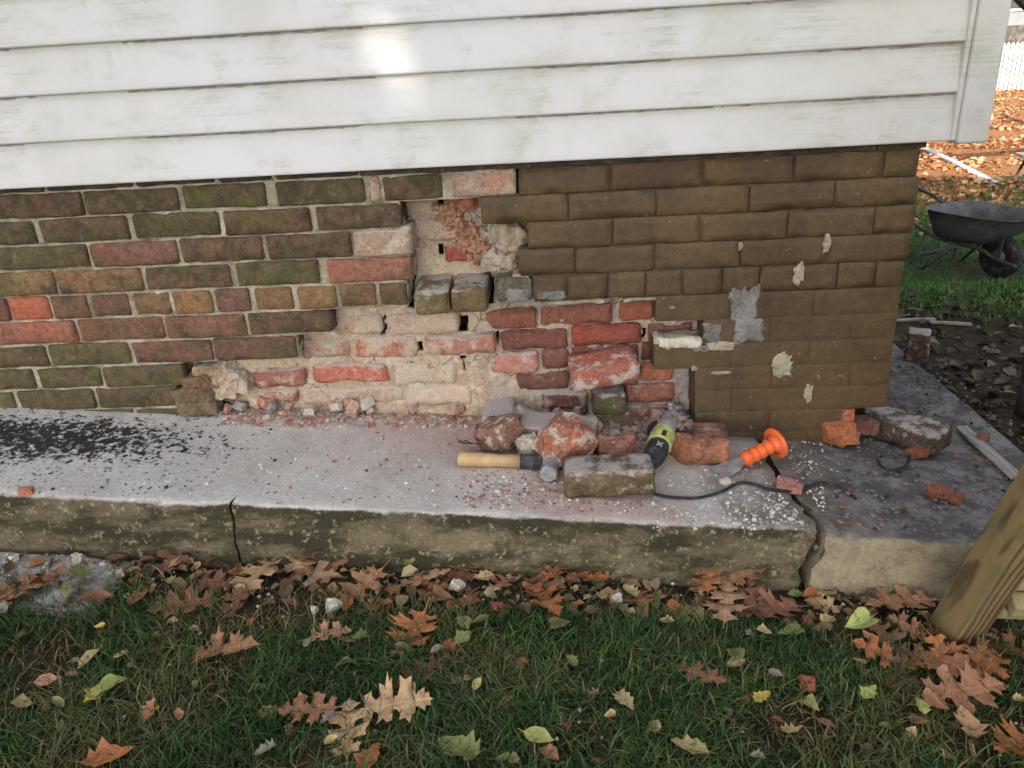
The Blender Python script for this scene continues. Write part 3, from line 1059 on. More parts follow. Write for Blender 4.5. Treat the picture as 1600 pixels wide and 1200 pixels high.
for k, a in enumerate([(1164, 472, 46, 60, 'greypatch'), (1168, 515, 48, 48, 'greypatch'), (1112, 520, 30, 32, 'greypatch'), (1125, 540, 50, 16, 'patch'), (1095, 544, 34, 12, 'greypatch'),
                       (1221, 571, 36, 40, 'patch'), (1263, 614, 15, 32, 'patch'), (1248, 428, 17, 32, 'patch'), (1292, 381, 12, 30, 'patch'), (1157, 385, 8, 12, 'patch'), (860, 461, 46, 16, 'greypatch'), (808, 460, 40, 24, 'greypatch'), (1085, 575, 10, 8, 'patch'), (1128, 582, 34, 5, 'patch'), (1050, 480, 8, 4, 'patch')]):
    patch(*a, seed=k + 3)
# lime bed left on top of the brick end that sticks out over the breach
p = Vector((wall_x(1060, -.69, 0.03), 0.045, -0.703))
link('lime_bed', rough_box('lime_bed', .125, .085, .03, 77, .01, .008, .009, .5), 'stone', wall, p, (0, R(2), 0), smooth=True)
# loose lime lines on ledges
for k, (px, py, L) in enumerate(((895, 472, .16), (1000, 468, .09), (680, 487, .09), (560, 318, .06), (790, 318, .05), (845, 355, .05), (815, 432, .04))):
    p = at_y(px, py, 0.01)
    link('lime_bed', rough_box('lime_bed', L, .05, .011, 90 + k, .004, .005, .007, .6), 'mortar', wall, p + Vector((0, .024, 0)), smooth=True)
# broken corner foot
for k, (px, py, L, H, col) in enumerate(((1318, 645, .03, .05, ORG), (1345, 662, .07, .035, DRED))):
    p = at_y(px, py, 0.03)
    o = link('broken_brick', chunk_me('broken_brick', L, .07, H, 40 + k, 3), 'brick', wall, p)
    o.color = (*col, 0)
# return wall round the corner
rb = None
for i, r_ in enumerate('ZABCDEFGHIJK'):
    z0, z1 = ROW[r_]
    for j in range(7):
        y0 = 0.106 + j * 0.22 - (0.11 if i % 2 else 0)
        if y0 < 0.1:
            y0 = 0.104
        if rb is None:
            rb = rough_box('brick', 0.1, 0.214, 0.06, 500, 0.01, 0.003)
        o = link('brick', rb, 'coat', wall, (CORNER - 0.05, y0 + 0.107, (z0 + z1) / 2), smooth=True)
        o.color = (1, 1, 1, 0.2)
co2 = link('coated_mortar', box_me('coated_mortar', (CORNER - 0.095, 0.11, -1.2), (CORNER - 0.004, 6.0, -0.215)), 'coat', wall)
co2.color = (1, 1, 1, .3)

# ------------------------------------------------------------------ house
house = thing('house', 'house clad in white clapboard siding above the brick foundation', 'house', (0, 0, 0))
prof = [(-0.0295, 0.0), (-0.031, 0.003), (-0.0305, 0.012), (-0.014, 0.112), (-0.010, 0.112), (-0.010, 0.0), (-0.014, -0.0015)]
XL, XR = -4.0, 0.905
bvs, bfs = [], []
for i, x in enumerate(np.linspace(XL, XR, 60)):
    for (y, z) in prof:
        bvs.append((x, y + 0.0012 * nz3((x, 0, z), 2.5, 3), z + 0.0012 * nz3((x, 0, 0), 1.7, 5)))
n_ = len(prof)
for i in range(59):
    for k in range(n_):
        a, b = i * n_ + k, i * n_ + (k + 1) % n_
        bfs.append((a, a + n_, b + n_, b))
bfs.append(tuple(range(n_)))
bfs.append(tuple(range(59 * n_, 60 * n_))[::-1])
bme = mesh('siding_board', bvs, bfs)
for k in range(26):
    link('siding_board', bme, 'siding', house, (0, 0, -0.230 + 0.102 * k))
# thin brown-grey strip painted as the shadow line under each lap
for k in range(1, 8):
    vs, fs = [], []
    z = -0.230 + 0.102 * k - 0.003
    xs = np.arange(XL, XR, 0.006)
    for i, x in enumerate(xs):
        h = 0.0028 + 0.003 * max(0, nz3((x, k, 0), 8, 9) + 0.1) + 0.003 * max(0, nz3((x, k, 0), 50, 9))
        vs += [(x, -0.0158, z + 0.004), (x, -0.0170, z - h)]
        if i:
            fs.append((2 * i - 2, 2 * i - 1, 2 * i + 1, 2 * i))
    link('lap_shadow_line', mesh('lap_shadow_line', vs, fs), 'grime_shade', house)
# corner post with its channel
bm = bmesh.new()
box_bm(bm, (0.897, -0.046, -0.236), (0.962, 0.05, 4.5), 0.006)
link('corner_post', from_bm('corner_post', bm), 'siding', house)
link('corner_channel', box_me('corner_channel', (0.886, -0.036, -0.228), (0.8965, 0.0, 4.5), 0.002), 'siding', house)
link('wall_core', box_me('wall_core', (-8, -0.009, -0.228), (0.94, 6.0, 4.5)), 'siding', house)
bm = bmesh.new()
vs = [(-8.3, -0.35, 4.4), (1.25, -0.35, 4.4), (1.25, 3.0, 6.6), (-8.3, 3.0, 6.6), (-8.3, 6.35, 4.4), (1.25, 6.35, 4.4)]
vv = [bm.verts.new(v) for v in vs] + [bm.verts.new((v[0], v[1], v[2] + 0.15)) for v in vs]
for q in ((0, 1, 2, 3), (3, 2, 5, 4)):
    bm.faces.new([vv[i] for i in q][::-1])
    bm.faces.new([vv[i + 6] for i in q])
for a, b in ((0, 1), (4, 5), (0, 3), (1, 2), (3, 4), (2, 5)):
    bm.faces.new((vv[a], vv[b], vv[b + 6], vv[a + 6]))
link('roof', from_bm('roof', bm), 'roof', house)


# ------------------------------------------------------------------ loose bricks and pieces on the apron
def rest(o, extra=0.0):
    """drop a thing so that its lowest point touches the apron below it"""
    bpy.context.view_layer.update()
    mw = o.matrix_world
    low = min(((mw @ v.co).z - slab_z((mw @ v.co).x)) for v in o.data.vertices)
    o.location.z -= low - extra
    return o


def loose(name, me, mat, px, py, rot, col, al, idx, label, cat, extra=-0.002, smooth=False):
    p = on_slab(px, py)
    o = link(name, me, mat, None, p, rot, smooth)
    o.color = (*col, al)
    o.pass_index = idx
    tag(o, label, cat)
    return rest(o, extra)


loose('brick', rough_box('brick', .205, .1, .062, 201, .008, .003, chip=.8), 'brick', 950, 765, (0, 0, R(1.5)), (0.22, 0.17, 0.1), .78, 30,
      'old brick with pale lime top and mossy front edge, nearest the apron edge', 'brick', smooth=True)
loose('brick', rough_box('brick', .2, .1, .062, 202, .010, .003, chip=.8), 'brick', 874, 692, (R(4), R(4), R(-9)), (0.2, 0.165, 0.12), .4, 44,
      'dusty grey brick lying behind the hammer', 'brick', smooth=True)
loose('brick_chunk', chunk_me('brick_chunk', .115, .1, .1, 203, 5, .006), 'chip', 884, 722, (0.2, 0.3, 0.5), (0.36, 0.165, 0.11), .5, 0,
      'jagged red brick chunk splashed with white lime beside the hammer head', 'brick chunk')
loose('brick_chunk', chunk_me('brick_chunk', .098, .06, .052, 207, 4, .006), 'chip', 963, 712, (0, 0, R(5)), (0.46, 0.24, 0.19), .3, 0,
      'pinkish broken brick piece between the lime brick and the grinder', 'brick chunk')
loose('brick_chunk', rough_box('brick_chunk', .1, .085, .06, 204, .007, .003, chip=.8), 'chip', 781, 704, (R(12), R(-22), R(-38)), (0.3, 0.16, 0.12), .5, 90,
      'half brick with white lime and green moss propped behind the hammer handle', 'brick chunk', smooth=True)
loose('mortar_lump', chunk_me('mortar_lump', .052, .045, .05, 205, 5, .004), 'stone', 826, 711, (0, 0, .4), (1, 1, 1), 1, 0,
      'white mortar lump touching the black hammer collar', 'mortar lump')
loose('brick_chunk', chunk_me('brick_chunk', .042, .095, .055, 209, 4, .004), 'chip', 1077, 722, (0, 0.2, R(24)), (0.42, 0.19, 0.115), .25, 0,
      'narrow orange brick splinter to the right of the grinder', 'brick chunk')
loose('brick', rough_box('brick', .084, .115, .066, 206, .008, .003, chip=.9), 'brick', 1108, 712, (0, R(-3), R(-6)), (0.42, 0.185, 0.125), .5, 12,
      'half brick with bare orange top near the chisel blade', 'brick', smooth=True)
loose('brick_chip', chunk_me('brick_chip', .058, .035, .018, 211, 3, .003), 'chip', 1233, 765, (0.2, 0.1, R(-18)), (0.45, 0.22, 0.17), .3, 0,
      'thin pink brick flake beside the black cord', 'brick chip')
loose('mortar_lump', chunk_me('mortar_lump', .06, .04, .032, 212, 4, .003), 'stone', 858, 640, (0, R(-12), R(10)), (1, 1, 1), 1, 0,
      'smooth cream mortar piece under the leaning brick', 'mortar lump', extra=.055)
loose('brick_chunk', chunk_me('brick_chunk', .07, .07, .055, 213, 3, .004), 'chip', 1308, 692, (0, R(-8), R(12)), (0.5, 0.18, 0.085), 0, 0,
      'bright orange broken brick at the foot of the wall corner', 'brick chunk')
loose('brick', rough_box('brick', .2, .095, .062, 214, .008, .003, chip=.8), 'brick', 1412, 690, (0, 0, R(-48)), (0.085, 0.066, 0.055), .3, 28,
      'dark brick with dusty top lying past the wall corner', 'brick', smooth=True)
loose('brick', rough_box('brick', .07, .07, .1, 215, .006, .003), 'brick', 1430, 560, (0, 0, R(-25)), (0.09, 0.06, 0.05), .5, 40,
      'small dark block with white top on the far edge of the path', 'brick', smooth=True)
loose('brick_chunk', chunk_me('brick_chunk', .05, .03, .02, 217, 3, .002), 'chip', 1330, 690, (0, 0, .6), (0.42, 0.24, 0.2), .3, 0,
      'flat pinkish brick sliver beside the orange brick at corner', 'brick chunk', extra=.01)
loose('brick_chip', chunk_me('brick_chip', .03, .022, .014, 218, 3, .002), 'chip', 42, 772, (0, 0, .3), (0.5, 0.22, 0.16), .1, 0,
      'small pink chip near left end of the apron edge', 'brick chip')
loose('mortar_lump', chunk_me('mortar_lump', .024, .02, .012, 219, 4, .002), 'stone', 1133, 757, (0, 0, .3), (1, 1, 1), 1, 0,
      'small cream chip lying just below the chisel blade', 'mortar lump')
for k, (px, py, sz) in enumerate(((1437, 714, .06), (1425, 690, .03), (1490, 782, .045), (1465, 775, .05), (1535, 690, .03))):
    loose('brick_chip', chunk_me('brick_chip', sz, sz * .7, .02, 220 + k, 6, .004, .4), 'chip', px, py, (0, 0, k), (0.3, 0.12, 0.08), .0, 0,
          ['rust red brick fragment beside the loop of cord', 'tiny red brick fragment behind the loop of cord', 'red brick fragment farthest right on the corner slab', 'red brick fragment in mid corner slab', 'red chip beside the grey wood lath'][k], 'brick chip')
# brick resting askew against the breach
p = at_y(945, 592, -0.03)
lb = link('brick', rough_box('brick', .178, .1, .062, 230, .007, .003, chip=.9), 'chip', None, (p.x, 0.028, p.z + .006), (R(10), R(-6), R(3)), smooth=True)
lb.color = (0.4, 0.16, 0.12, 0.5)
tag(lb, 'red brick with white lime face resting askew in the breach', 'brick')

# rubble against the wall: the bigger pieces one by one
RC = {'lime': (0.62, 0.53, 0.42), 'pink': (0.5, 0.31, 0.25), 'red': (0.38, 0.18, 0.125), 'grey': (0.36, 0.34, 0.34), 'tan': (0.5, 0.38, 0.28)}
rd = random.Random(11)
cm = [chunk_me('rubble_piece', .03, .026, .02, 300 + k, 4, .002) for k in range(9)]
for k in range(112):
    if k < 60:
        px = rd.uniform(352, 752)
        py = 628 + rd.uniform(0, 30) * rd.random() ** 0.7 + (6 if px > 620 else 0)
        w_ = 'wall left of the grey header'
    else:
        px, py = rd.uniform(800, 1085), rd.uniform(640, 690)
        w_ = ''
    p = on_slab(px, py)
    o = link('rubble_piece', cm[k % 9], 'chip', None, p, (rd.uniform(-.6, .6), rd.uniform(-.6, .6), rd.uniform(0, 6)))
    s_ = rd.uniform(.45, 1.5) if k < 60 else rd.uniform(.5, 1.6)
    o.scale = (s_, s_ * rd.uniform(.7, 1), s_)
    ck = rd.choice(['lime', 'pink', 'pink', 'tan', 'grey', 'red'])
    o.color = (*RC[ck], rd.choice([0, .3, .8]))
    big = 'larger' if s_ > 1.0 else 'small'
    cw = {'lime': 'cream', 'pink': 'pinkish', 'tan': 'tan', 'grey': 'grey', 'red': 'red'}[ck]
    wh = 'beside the broken brick stub' if px < 440 else 'under the left end of the breach' if px < 540 else 'at the middle of the rubble line' if px < 650 else 'left of the grey header brick'
    w2_ = 'around the dusty grey brick' if px < 920 else 'under the leaning brick' if px < 1010 else 'behind the grinder'
    tag(o, f'{big} {cw} rubble bit {wh} at the wall foot' if k < 60 else f'{big} {cw} rubble bit {w2_}', 'rubble',
        'rubble bits along the wall foot' if k < 60 else 'rubble bits among the loose bricks')
    rest(o, 0.006 if k < 60 else .0)


def chips(name, pts, sizes, cols, label, mat='rubble', flat=0.6, parent=None):
    """uncountable crumbs: jittered blocks in one mesh, one colour each"""
    cube = np.array([(x, y, z) for x in (-1, 1) for y in (-1, 1) for z in (-1, 1)], float)
    quads = np.array([(0, 1, 3, 2), (4, 6, 7, 5), (0, 4, 5, 1), (2, 3, 7, 6), (0, 2, 6, 4), (1, 5, 7, 3)])
    N = len(pts)
    v = np.repeat(cube[None], N, 0) * rng.uniform(.35, 1.0, (N, 8, 3))
    v[:, :, 2] *= flat
    v *= (np.array(sizes) / 2)[:, None, None]
    a = rng.uniform(0, 6.28, N)
    c, s = np.cos(a)[:, None], np.sin(a)[:, None]
    x, y = v[:, :, 0] * c - v[:, :, 1] * s, v[:, :, 0] * s + v[:, :, 1] * c
    v[:, :, 0], v[:, :, 1] = x, y
    v += np.array(pts)[:, None, :]
    v[:, :, 2] += (np.array(sizes) * .16)[:, None]
    f = quads[None] + (np.arange(N) * 8)[:, None, None]
    me = mesh(name, v.reshape(-1, 3), f.reshape(-1, 4).tolist())
    at = me.color_attributes.new('tint', 'FLOAT_COLOR', 'POINT')
    col = np.ones((N, 8, 4))
    col[:, :, :3] = np.array(cols)[:, None, :]
    at.data.foreach_set('color', col.ravel())
    o = link(name, me, mat, parent)
    o['kind'] = 'stuff'
    o['label'] = label
    o['category'] = 'rubble'
    return o


def slab_pts(n, x0, x1, y0, y1, bias=1.0, h=0.0):
    out = []
    for _ in range(n):
        p = on_slab(rd.uniform(x0, x1), y0 + (y1 - y0) * rd.random() ** bias)
        if abs(p.x - XC2 - zig(p.y, 0)) < .03:
            continue
        out.append((p.x, p.y, slab_z(p.x) + h))
    return out


def pick(n, *keys):
    out = []
    for _ in range(n):
        k = rd.uniform(.75, 1.1)
        out.append(tuple(c * k for c in RC[rd.choice(keys)]))
    return out


RC['dust'] = (0.2, 0.19, 0.185)
RC['white'] = (0.75, 0.73, 0.68)
RC['dark'] = (0.05, 0.05, 0.05)
pts = slab_pts(1500, 345, 760, 634, 668, 1.6) + slab_pts(1300, 780, 1095, 632, 705, 1.2)
chips('brick_rubble', pts, [rd.uniform(.004, .014) * (1.5 if rd.random() < .12 else 1) for _ in pts], pick(len(pts), 'pink', 'red', 'tan', 'grey', 'lime', 'pink'),
      'fine pink and grey rubble heaped along the wall foot')
pts = slab_pts(330, 720, 890, 735, 795) + slab_pts(260, 400, 900, 660, 790) + slab_pts(60, 900, 1010, 782, 804)
chips('brick_crumbs', pts, [rd.uniform(.002, .008) * (1.7 if rd.random() < .08 else 1) for _ in pts], pick(len(pts), 'pink', 'red', 'red', 'lime', 'white'),
      'brick crumbs scattered on the concrete around the hammer')
pts = slab_pts(420, 1010, 1288, 735, 828) + slab_pts(260, 1130, 1290, 760, 828) + slab_pts(160, 1110, 1310, 690, 740)
chips('white_chips', pts, [rd.uniform(.002, .007) * (2 if rd.random() < .06 else 1) for _ in pts], pick(len(pts), 'white', 'white', 'lime', 'grey'),
      'white mortar crumbs on the apron below the chisel')
pts = slab_pts(420, 0, 330, 655, 775) + slab_pts(120, 330, 900, 670, 800)
chips('pale_chips', pts, [rd.uniform(.002, .006) * (2 if rd.random() < .08 else 1) for _ in pts], pick(len(pts), 'white', 'lime', 'grey', 'dark', 'dark'),
      'pale and black specks on the left end of the apron')
pts = slab_pts(500, 1300, 1580, 600, 830) + slab_pts(220, 1390, 1480, 560, 690)
chips('path_debris', pts, [rd.uniform(.003, .012) for _ in pts], pick(len(pts), 'dust', 'dust', 'dust', 'dust', 'dust', 'dark', 'red'),
      'dusty debris on the path round the corner')
pts = [(p.x, p.y, p.z) for p in [at_plane(rd.uniform(-20, 250), 852 + 60 * rd.random() ** 1.5, -1.0703, -0.0787) for _ in range(260)] if -.64 < p.y < -.46 and p.x < -1.0]
chips('slab_chips', pts, [rd.uniform(.002, .007) * (3 if rd.random() < .06 else 1) for _ in pts], pick(len(pts), 'white', 'white', 'lime', 'grey'),
      'white chips on the low broken slab at left')
# heap behind the grinder
pts = []
for _ in range(600):
    p = on_slab(1050 + rd.gauss(0, 26), 674 + rd.gauss(0, 10))
    hh = 0.06 * math.exp(-((p.x - on_slab(1052, 672).x) / .05) ** 2)
    pts.append((p.x, p.y, slab_z(p.x) + hh * rd.random()))
chips('mortar_heap', pts, [rd.uniform(.006, .022) for _ in pts], pick(len(pts), 'grey', 'grey', 'pink', 'tan'), 'heap of grey mortar rubble behind the grinder')

# ------------------------------------------------------------------ hammer
p = on_slab(716, 727)
q = on_slab(868, 733)
ang = math.atan2(q.y - p.y, q.x - p.x)
ham = thing('hammer', 'club hammer with blond wooden handle, black collar and steel head', 'hammer', (p.x, p.y, slab_z(p.x) + .018), (0, math.atan(-SA), ang))
hp = [(.001, 0), (.015, .001), (.018, .006), (.0185, .02), (.017, .06), (.0155, .1), (.0158, .155)]
h_ = link('handle', lathe_me('handle', hp), None, ham, smooth=True)
h_.data.materials.append(M['handle'])
link('collar', lathe_me('collar', [(.017, .152), (.0185, .154), (.0185, .212), (.0165, .214)]), 'black', ham, smooth=True)
bm = bmesh.new()
prof = [(.002, -.068), (.019, -.068), (.022, -.064), (.022, -.045), (.0185, -.034), (.021, -.018), (.021, .018), (.0185, .034), (.022, .045), (.022, .062), (.018, .066), (.002, .066)]
lathe_bm(bm, prof, 8)
bm.transform(Matrix.Translation((.228, 0, .004)) @ Matrix.Rotation(R(84), 4, 'Z') @ Matrix.Rotation(R(22.5), 4, 'X'))
link('head', from_bm('head', bm), 'steel', ham)

# ------------------------------------------------------------------ grinder with cord
p = on_slab(1016, 745)
q = on_slab(1052, 672)
ang = math.atan2(q.y - p.y, q.x - p.x)
GR = Vector((p.x, p.y, slab_z(p.x) + .031))
gr_ = thing('angle_grinder', 'corded power grinder, lime green body with black ends, among the bricks', 'grinder', GR, (R(20), R(-5), ang))
gr_.scale = (.9, .74, .74)
link('rear_housing', lathe_me('rear_housing', [(.004, .0), (.02, .001), (.024, .008), (.026, .03), (.034, .036), (.037, .05), (.0375, .085), (.036, .1)]), 'black', gr_, smooth=True)
link('body', lathe_me('body', [(.034, .098), (.0405, .1), (.0425, .106), (.0425, .14), (.0405, .165), (.036, .178)]), 'lime', gr_, smooth=True)
link('gear_head', lathe_me('gear_head', [(.03, .176), (.035, .178), (.034, .2), (.03, .225), (.024, .236), (.002, .238)]), 'steel', gr_, smooth=True)
link('guard', tube_me('guard', [(.205, 0, -.036), (.205, 0, -.028)], .06, 28), 'black', gr_)
link('side_handle', tube_me('side_handle', [(.2, -.03, 0), (.2, -.05, 0), (.2, -.055, 0), (.2, -.115, 0)], [.008, .008, .015, .017], 14), 'black', gr_, smooth=True)
link('switch', box_me('switch', (.104, -.008, .040), (.13, .008, .0455), .002), 'black', gr_)
bm = bmesh.new()
lathe_bm(bm, [(.002, -.0015), (.013, -.0015), (.013, .0015), (.002, .0015)], 24)
bm.transform(Matrix.Translation((.150, 0, .0418)) @ Matrix.Diagonal((.6, 1, 1, 1)) @ Matrix.Rotation(R(90), 4, 'Y'))
link('label_plate', from_bm('label_plate', bm), 'silver', gr_)
for s in (-1, 1):
    bm = bmesh.new()
    box_bm(bm, (-.012, -.0022, -.001), (.012, .0022, .001))
    bm.transform(Matrix.Translation((.066, 0, .0372)) @ Matrix.Rotation(R(45 * s + 45 * 0), 4, 'Z'))
    link('screw_mark', from_bm('screw_mark', bm), 'silver', gr_)
link('strain_relief', tube_me('strain_relief', [(.004, 0, 0), (-.01, 0, -.003), (-.022, .002, -.01)], [.008, .007, .005], 12), 'black', gr_, smooth=True)
# the cord
gm = gr_.matrix_basis
cp = [gm @ Vector((-.018, .002, -.009))]
for a, b, h in ((1005, 752, .02), (1010, 766, .008), (1028, 776, .005), (1060, 780.5, .005), (1095, 780, .005), (1128, 771, .006), (1155, 759, .008), (1178, 760, .006), (1205, 768, .005), (1235, 770, .005), (1258, 764, .005), (1280, 758, .006), (1300, 759, .005), (1320, 767, .003), (1338, 778, -.004)):
    v = on_slab(a, b)
    cp.append(Vector((v.x, v.y, slab_z(v.x) + h)))
cord = tag(link('power_cord', tube_me('power_cord', smooth_path(cp, 5), .0036, 8), 'rubber', smooth=True), 'black power cord curling from the grinder across the apron to the crack', 'cord')
cp = []
for a, b in ((1362, 652), (1372, 668), (1392, 682), (1412, 696), (1421, 712), (1416, 730), (1398, 738), (1378, 733), (1371, 722)):
    v = on_slab(a, b)
    cp.append(Vector((v.x, v.y, slab_z(v.x) + .006)))
tag(link('power_cord', tube_me('power_cord', smooth_path(cp, 6), .0036, 8), 'rubber', smooth=True), 'loop of dark cord beside the dark brick past the wall corner', 'cord')

# ------------------------------------------------------------------ bolster chisel
p, q = on_slab(1122, 742), on_slab(1226, 718)
d = Vector((q.x - p.x, q.y - p.y, 0))
ch = thing('chisel', 'wide bladed masonry chisel with ribbed orange hand guard', 'chisel', (p.x, p.y, slab_z(p.x) + .004), (0, R(-12), math.atan2(d.y, d.x)))
L = d.length
bm = bmesh.new()
out = [(-.004, -.03), (-.002, .03), (.05, .021), (.066, .008), (.1, .007), (.1, -.007), (.066, -.008), (.05, -.021)]
tk = [.0012, .0012, .005, .006, .006, .006, .006, .005]
a_ = [bm.verts.new((x, y, -t)) for (x, y), t in zip(out, tk)]
b_ = [bm.verts.new((x, y, t)) for (x, y), t in zip(out, tk)]
bm.faces.new(a_[::-1])
bm.faces.new(b_)
for k in range(8):
    bm.faces.new((a_[k], a_[(k + 1) % 8], b_[(k + 1) % 8], b_[k]))
link('blade', from_bm('blade', bm), 'steel', ch)
pr = [(.008, .074), (.0155, .076)]
for k in range(4):
    x0 = .08 + k * .021
    pr += [(.0175, x0 + .002), (.0195, x0 + .008), (.0195, x0 + .013), (.0165, x0 + .017), (.0165, x0 + .019)]
pr += [(.018, .166), (.03, .172)]
link('grip', lathe_me('grip', pr + [(.02, .176)]), 'orange', ch, smooth=True)
link('guard', lathe_me('guard', [(.012, .169), (.035, .172), (.0405, .175), (.0405, .18), (.036, .183), (.026, .181), (.02, .178), (.018, .184), (.004, .185)]), 'orange', ch, smooth=True)
link('striking_end', lathe_me('striking_end', [(.009, .17), (.0095, .188), (.006, .19)]), 'steel', ch)

# ------------------------------------------------------------------ laths and sticks at the right
p, q = on_slab(1508, 672, .01), on_slab(1582, 738, .01)
d = q - p
o = link('wooden_lath', rough_box('wooden_lath', .034, .008, d.length + .05, 401, .002, .001, .012), 'greywood', None, (p + q) / 2 + Vector((0, 0, -.002)), smooth=True)
o.rotation_euler = d.to_track_quat('Z', 'Y').to_euler()
tag(o, 'grey wooden lath lying across the corner slab behind the leaning post', 'lath')
for k, (a, b) in enumerate((((1400, 500), (1462, 499)), ((1452, 503), (1518, 507)))):
    p, q = on_ground(*a, .012), on_ground(*b, .012)
    d = q - p
    o = link('wooden_strip', rough_box('wooden_strip', .018, .01, d.length, 405 + k, .002, .001, .02), 'greywood', None, (p + q) / 2)
    o.rotation_euler = d.to_track_quat('Z', 'Y').to_euler()
    tag(o, ['thin wooden strip whose end is hidden by the wall corner', 'thin wooden strip reaching out on to the lawn'][k], 'wood strip')

# ------------------------------------------------------------------ leaning gate section, lower right
gp = on_ground(1478, 1000)
gate = thing('wooden_gate', 'leaning weathered timber gate section with post, rail and boards', 'gate', (gp.x, gp.y, gp.z - .03), (R(20), R(2), R(-4)))
link('post', rough_box('post', .072, .07, 1.3, 411, .003, .001, .03, .2), 'post', gate, (.02, .03, .65), (0, 0, R(20)), smooth=True)
rl = rough_box('rail', .038, .04, .9, 412, .004, .001, .03, .2)
link('rail', rl, 'rail', gate, (.52, .012, .17), (0, R(90), 0), smooth=True)
link('rail', rl, 'rail', gate, (.52, .006, .95), (0, R(90), 0), smooth=True)
bd = rough_box('board', .138, .02, 1.2, 413, .003, .001, .03, .2)
for k in range(6):
    link('board', bd, 'rail', gate, (.13 + .143 * k, .044, .68), smooth=True)

# ------------------------------------------------------------------ trunk at the right edge
p = on_ground(1600, 648)
tr = thing('tree', 'slim dark trunk at the right edge beside the bare soil', 'tree', p)
pts = [(0, 0, -.05), (.004, 0, .1), (-.012, .01, .35), (.01, 0, .7), (.05, .02, 1.2), (.1, .03, 1.9), (.2, 0, 2.8)]
link('trunk', tube_me('trunk', smooth_path(pts, 5), [.034 - .0007 * i for i in range(31)], 10), 'bark', tr, smooth=True)
bm = bmesh.new()
for k in range(6):
    b0 = Vector((.05 + .03 * k, 0, 1.3 + .24 * k))
    a = k * 2.1
    tube_bm(bm, [b0, b0 + Vector((math.cos(a) * .3, math.sin(a) * .3, .3)), b0 + Vector((math.cos(a) * .5, math.sin(a) * .5, .7))], [.012, .008, .003], 6)
link('limbs', from_bm('limbs', bm), 'bark', tr)

# ------------------------------------------------------------------ wheelbarrow
wp = on_ground(1557, 434)
lp = on_ground(1462, 404)
yaw = math.atan2(wp.y - lp.y, wp.x - lp.x)
wb = thing('wheelbarrow', 'grey steel wheelbarrow standing on the shaded lawn', 'wheelbarrow', (wp.x, wp.y, wp.z), (0, 0, yaw + R(16)))
S = 0.72
wb.scale = (S, S, S)


def tray():
    n = 40
    rings = []
    for (z, xa, xb, hw) in ((.30, -.52, -.12, .2), (.302, -.56, -.07, .225), (.36, -.585, .02, .25), (.46, -.62, .14, .29), (.555, -.645, .23, .325), (.56, -.66, .245, .34)):
        rg = []
        for j in range(n):
            a = 2 * math.pi * j / n
            c, s = math.cos(a), math.sin(a)
            c, s = math.copysign(abs(c) ** .45, c), math.copysign(abs(s) ** .45, s)
            rg.append(((xa + xb) / 2 + (xb - xa) / 2 * c, hw * s * (1 - .14 * (c > 0) * abs(c)), z))
        rings.append(rg)
    vs = [v for r_ in rings for v in r_]
    fs = [tuple(range(n))]
    for i in range(len(rings) - 1):
        for j in range(n):
            fs.append((i * n + j, i * n + (j + 1) % n, (i + 1) * n + (j + 1) % n, (i + 1) * n + j))
    return mesh('tray', vs, fs)


t_ = link('tray', tray(), 'barrow', wb, smooth=True)
sm = t_.modifiers.new('thick', 'SOLIDIFY')
sm.thickness = .006
for s in (-1, 1):
    link('handle_tube', tube_me('handle_tube', smooth_path([(-1.22, s * .31, .6), (-.95, s * .3, .53), (-.55, s * .23, .32), (-.1, s * .16, .26), (.02, s * .12, .2), (.22, s * .1, .16)], 5), .016, 10), 'barrowframe', wb, smooth=True)
    link('grip', tube_me('grip', [(-1.34, s * .312, .625), (-1.2, s * .309, .598)], .02, 10), 'rubber', wb, smooth=True)
    link('leg', tube_me('leg', [(-.6, s * .235, .34), (-.64, s * .25, .02), (-.56, s * .25, .0), (-.3, s * .2, .28)], .013, 8), 'barrowframe', wb, smooth=True)
    link('tray_strut', tube_me('tray_strut', [(.06, s * .11, .18), (.1, s * .16, .42)], .011, 8), 'barrowframe', wb)
link('leg_brace', tube_me('leg_brace', [(-.625, -.245, .12), (-.625, .245, .12)], .02, 8), 'barrowframe', wb)
bm = bmesh.new()
prof = [(.07, -.04), (.12, -.045), (.165, -.045), (.185, -.03), (.192, 0), (.185, .03), (.165, .045), (.12, .045), (.07, .04)]
lathe_bm(bm, prof, 32)
bm.transform(Matrix.Translation((.0, 0, .192)) @ Matrix.Rotation(R(90), 4, 'Z'))
wh = link('wheel', from_bm('wheel', bm), 'rubber', wb, smooth=True)
bm = bmesh.new()
lathe_bm(bm, [(.02, -.055), (.068, -.046), (.068, .046), (.02, .055)], 24)
bm.transform(Matrix.Translation((.0, 0, .192)) @ Matrix.Rotation(R(90), 4, 'Z'))
link('rim', from_bm('rim', bm), 'barrow', wh, smooth=True)
ps = wb.matrix_basis @ Vector((-.1, .1, .40))
pe = wb.matrix_basis @ Vector((.55, .55, .85))
tag(link('tool_handle', tube_me('tool_handle', [ps, pe], .014, 8), 'bark'), 'dark tool handle sticking out of the wheelbarrow', 'tool handle')

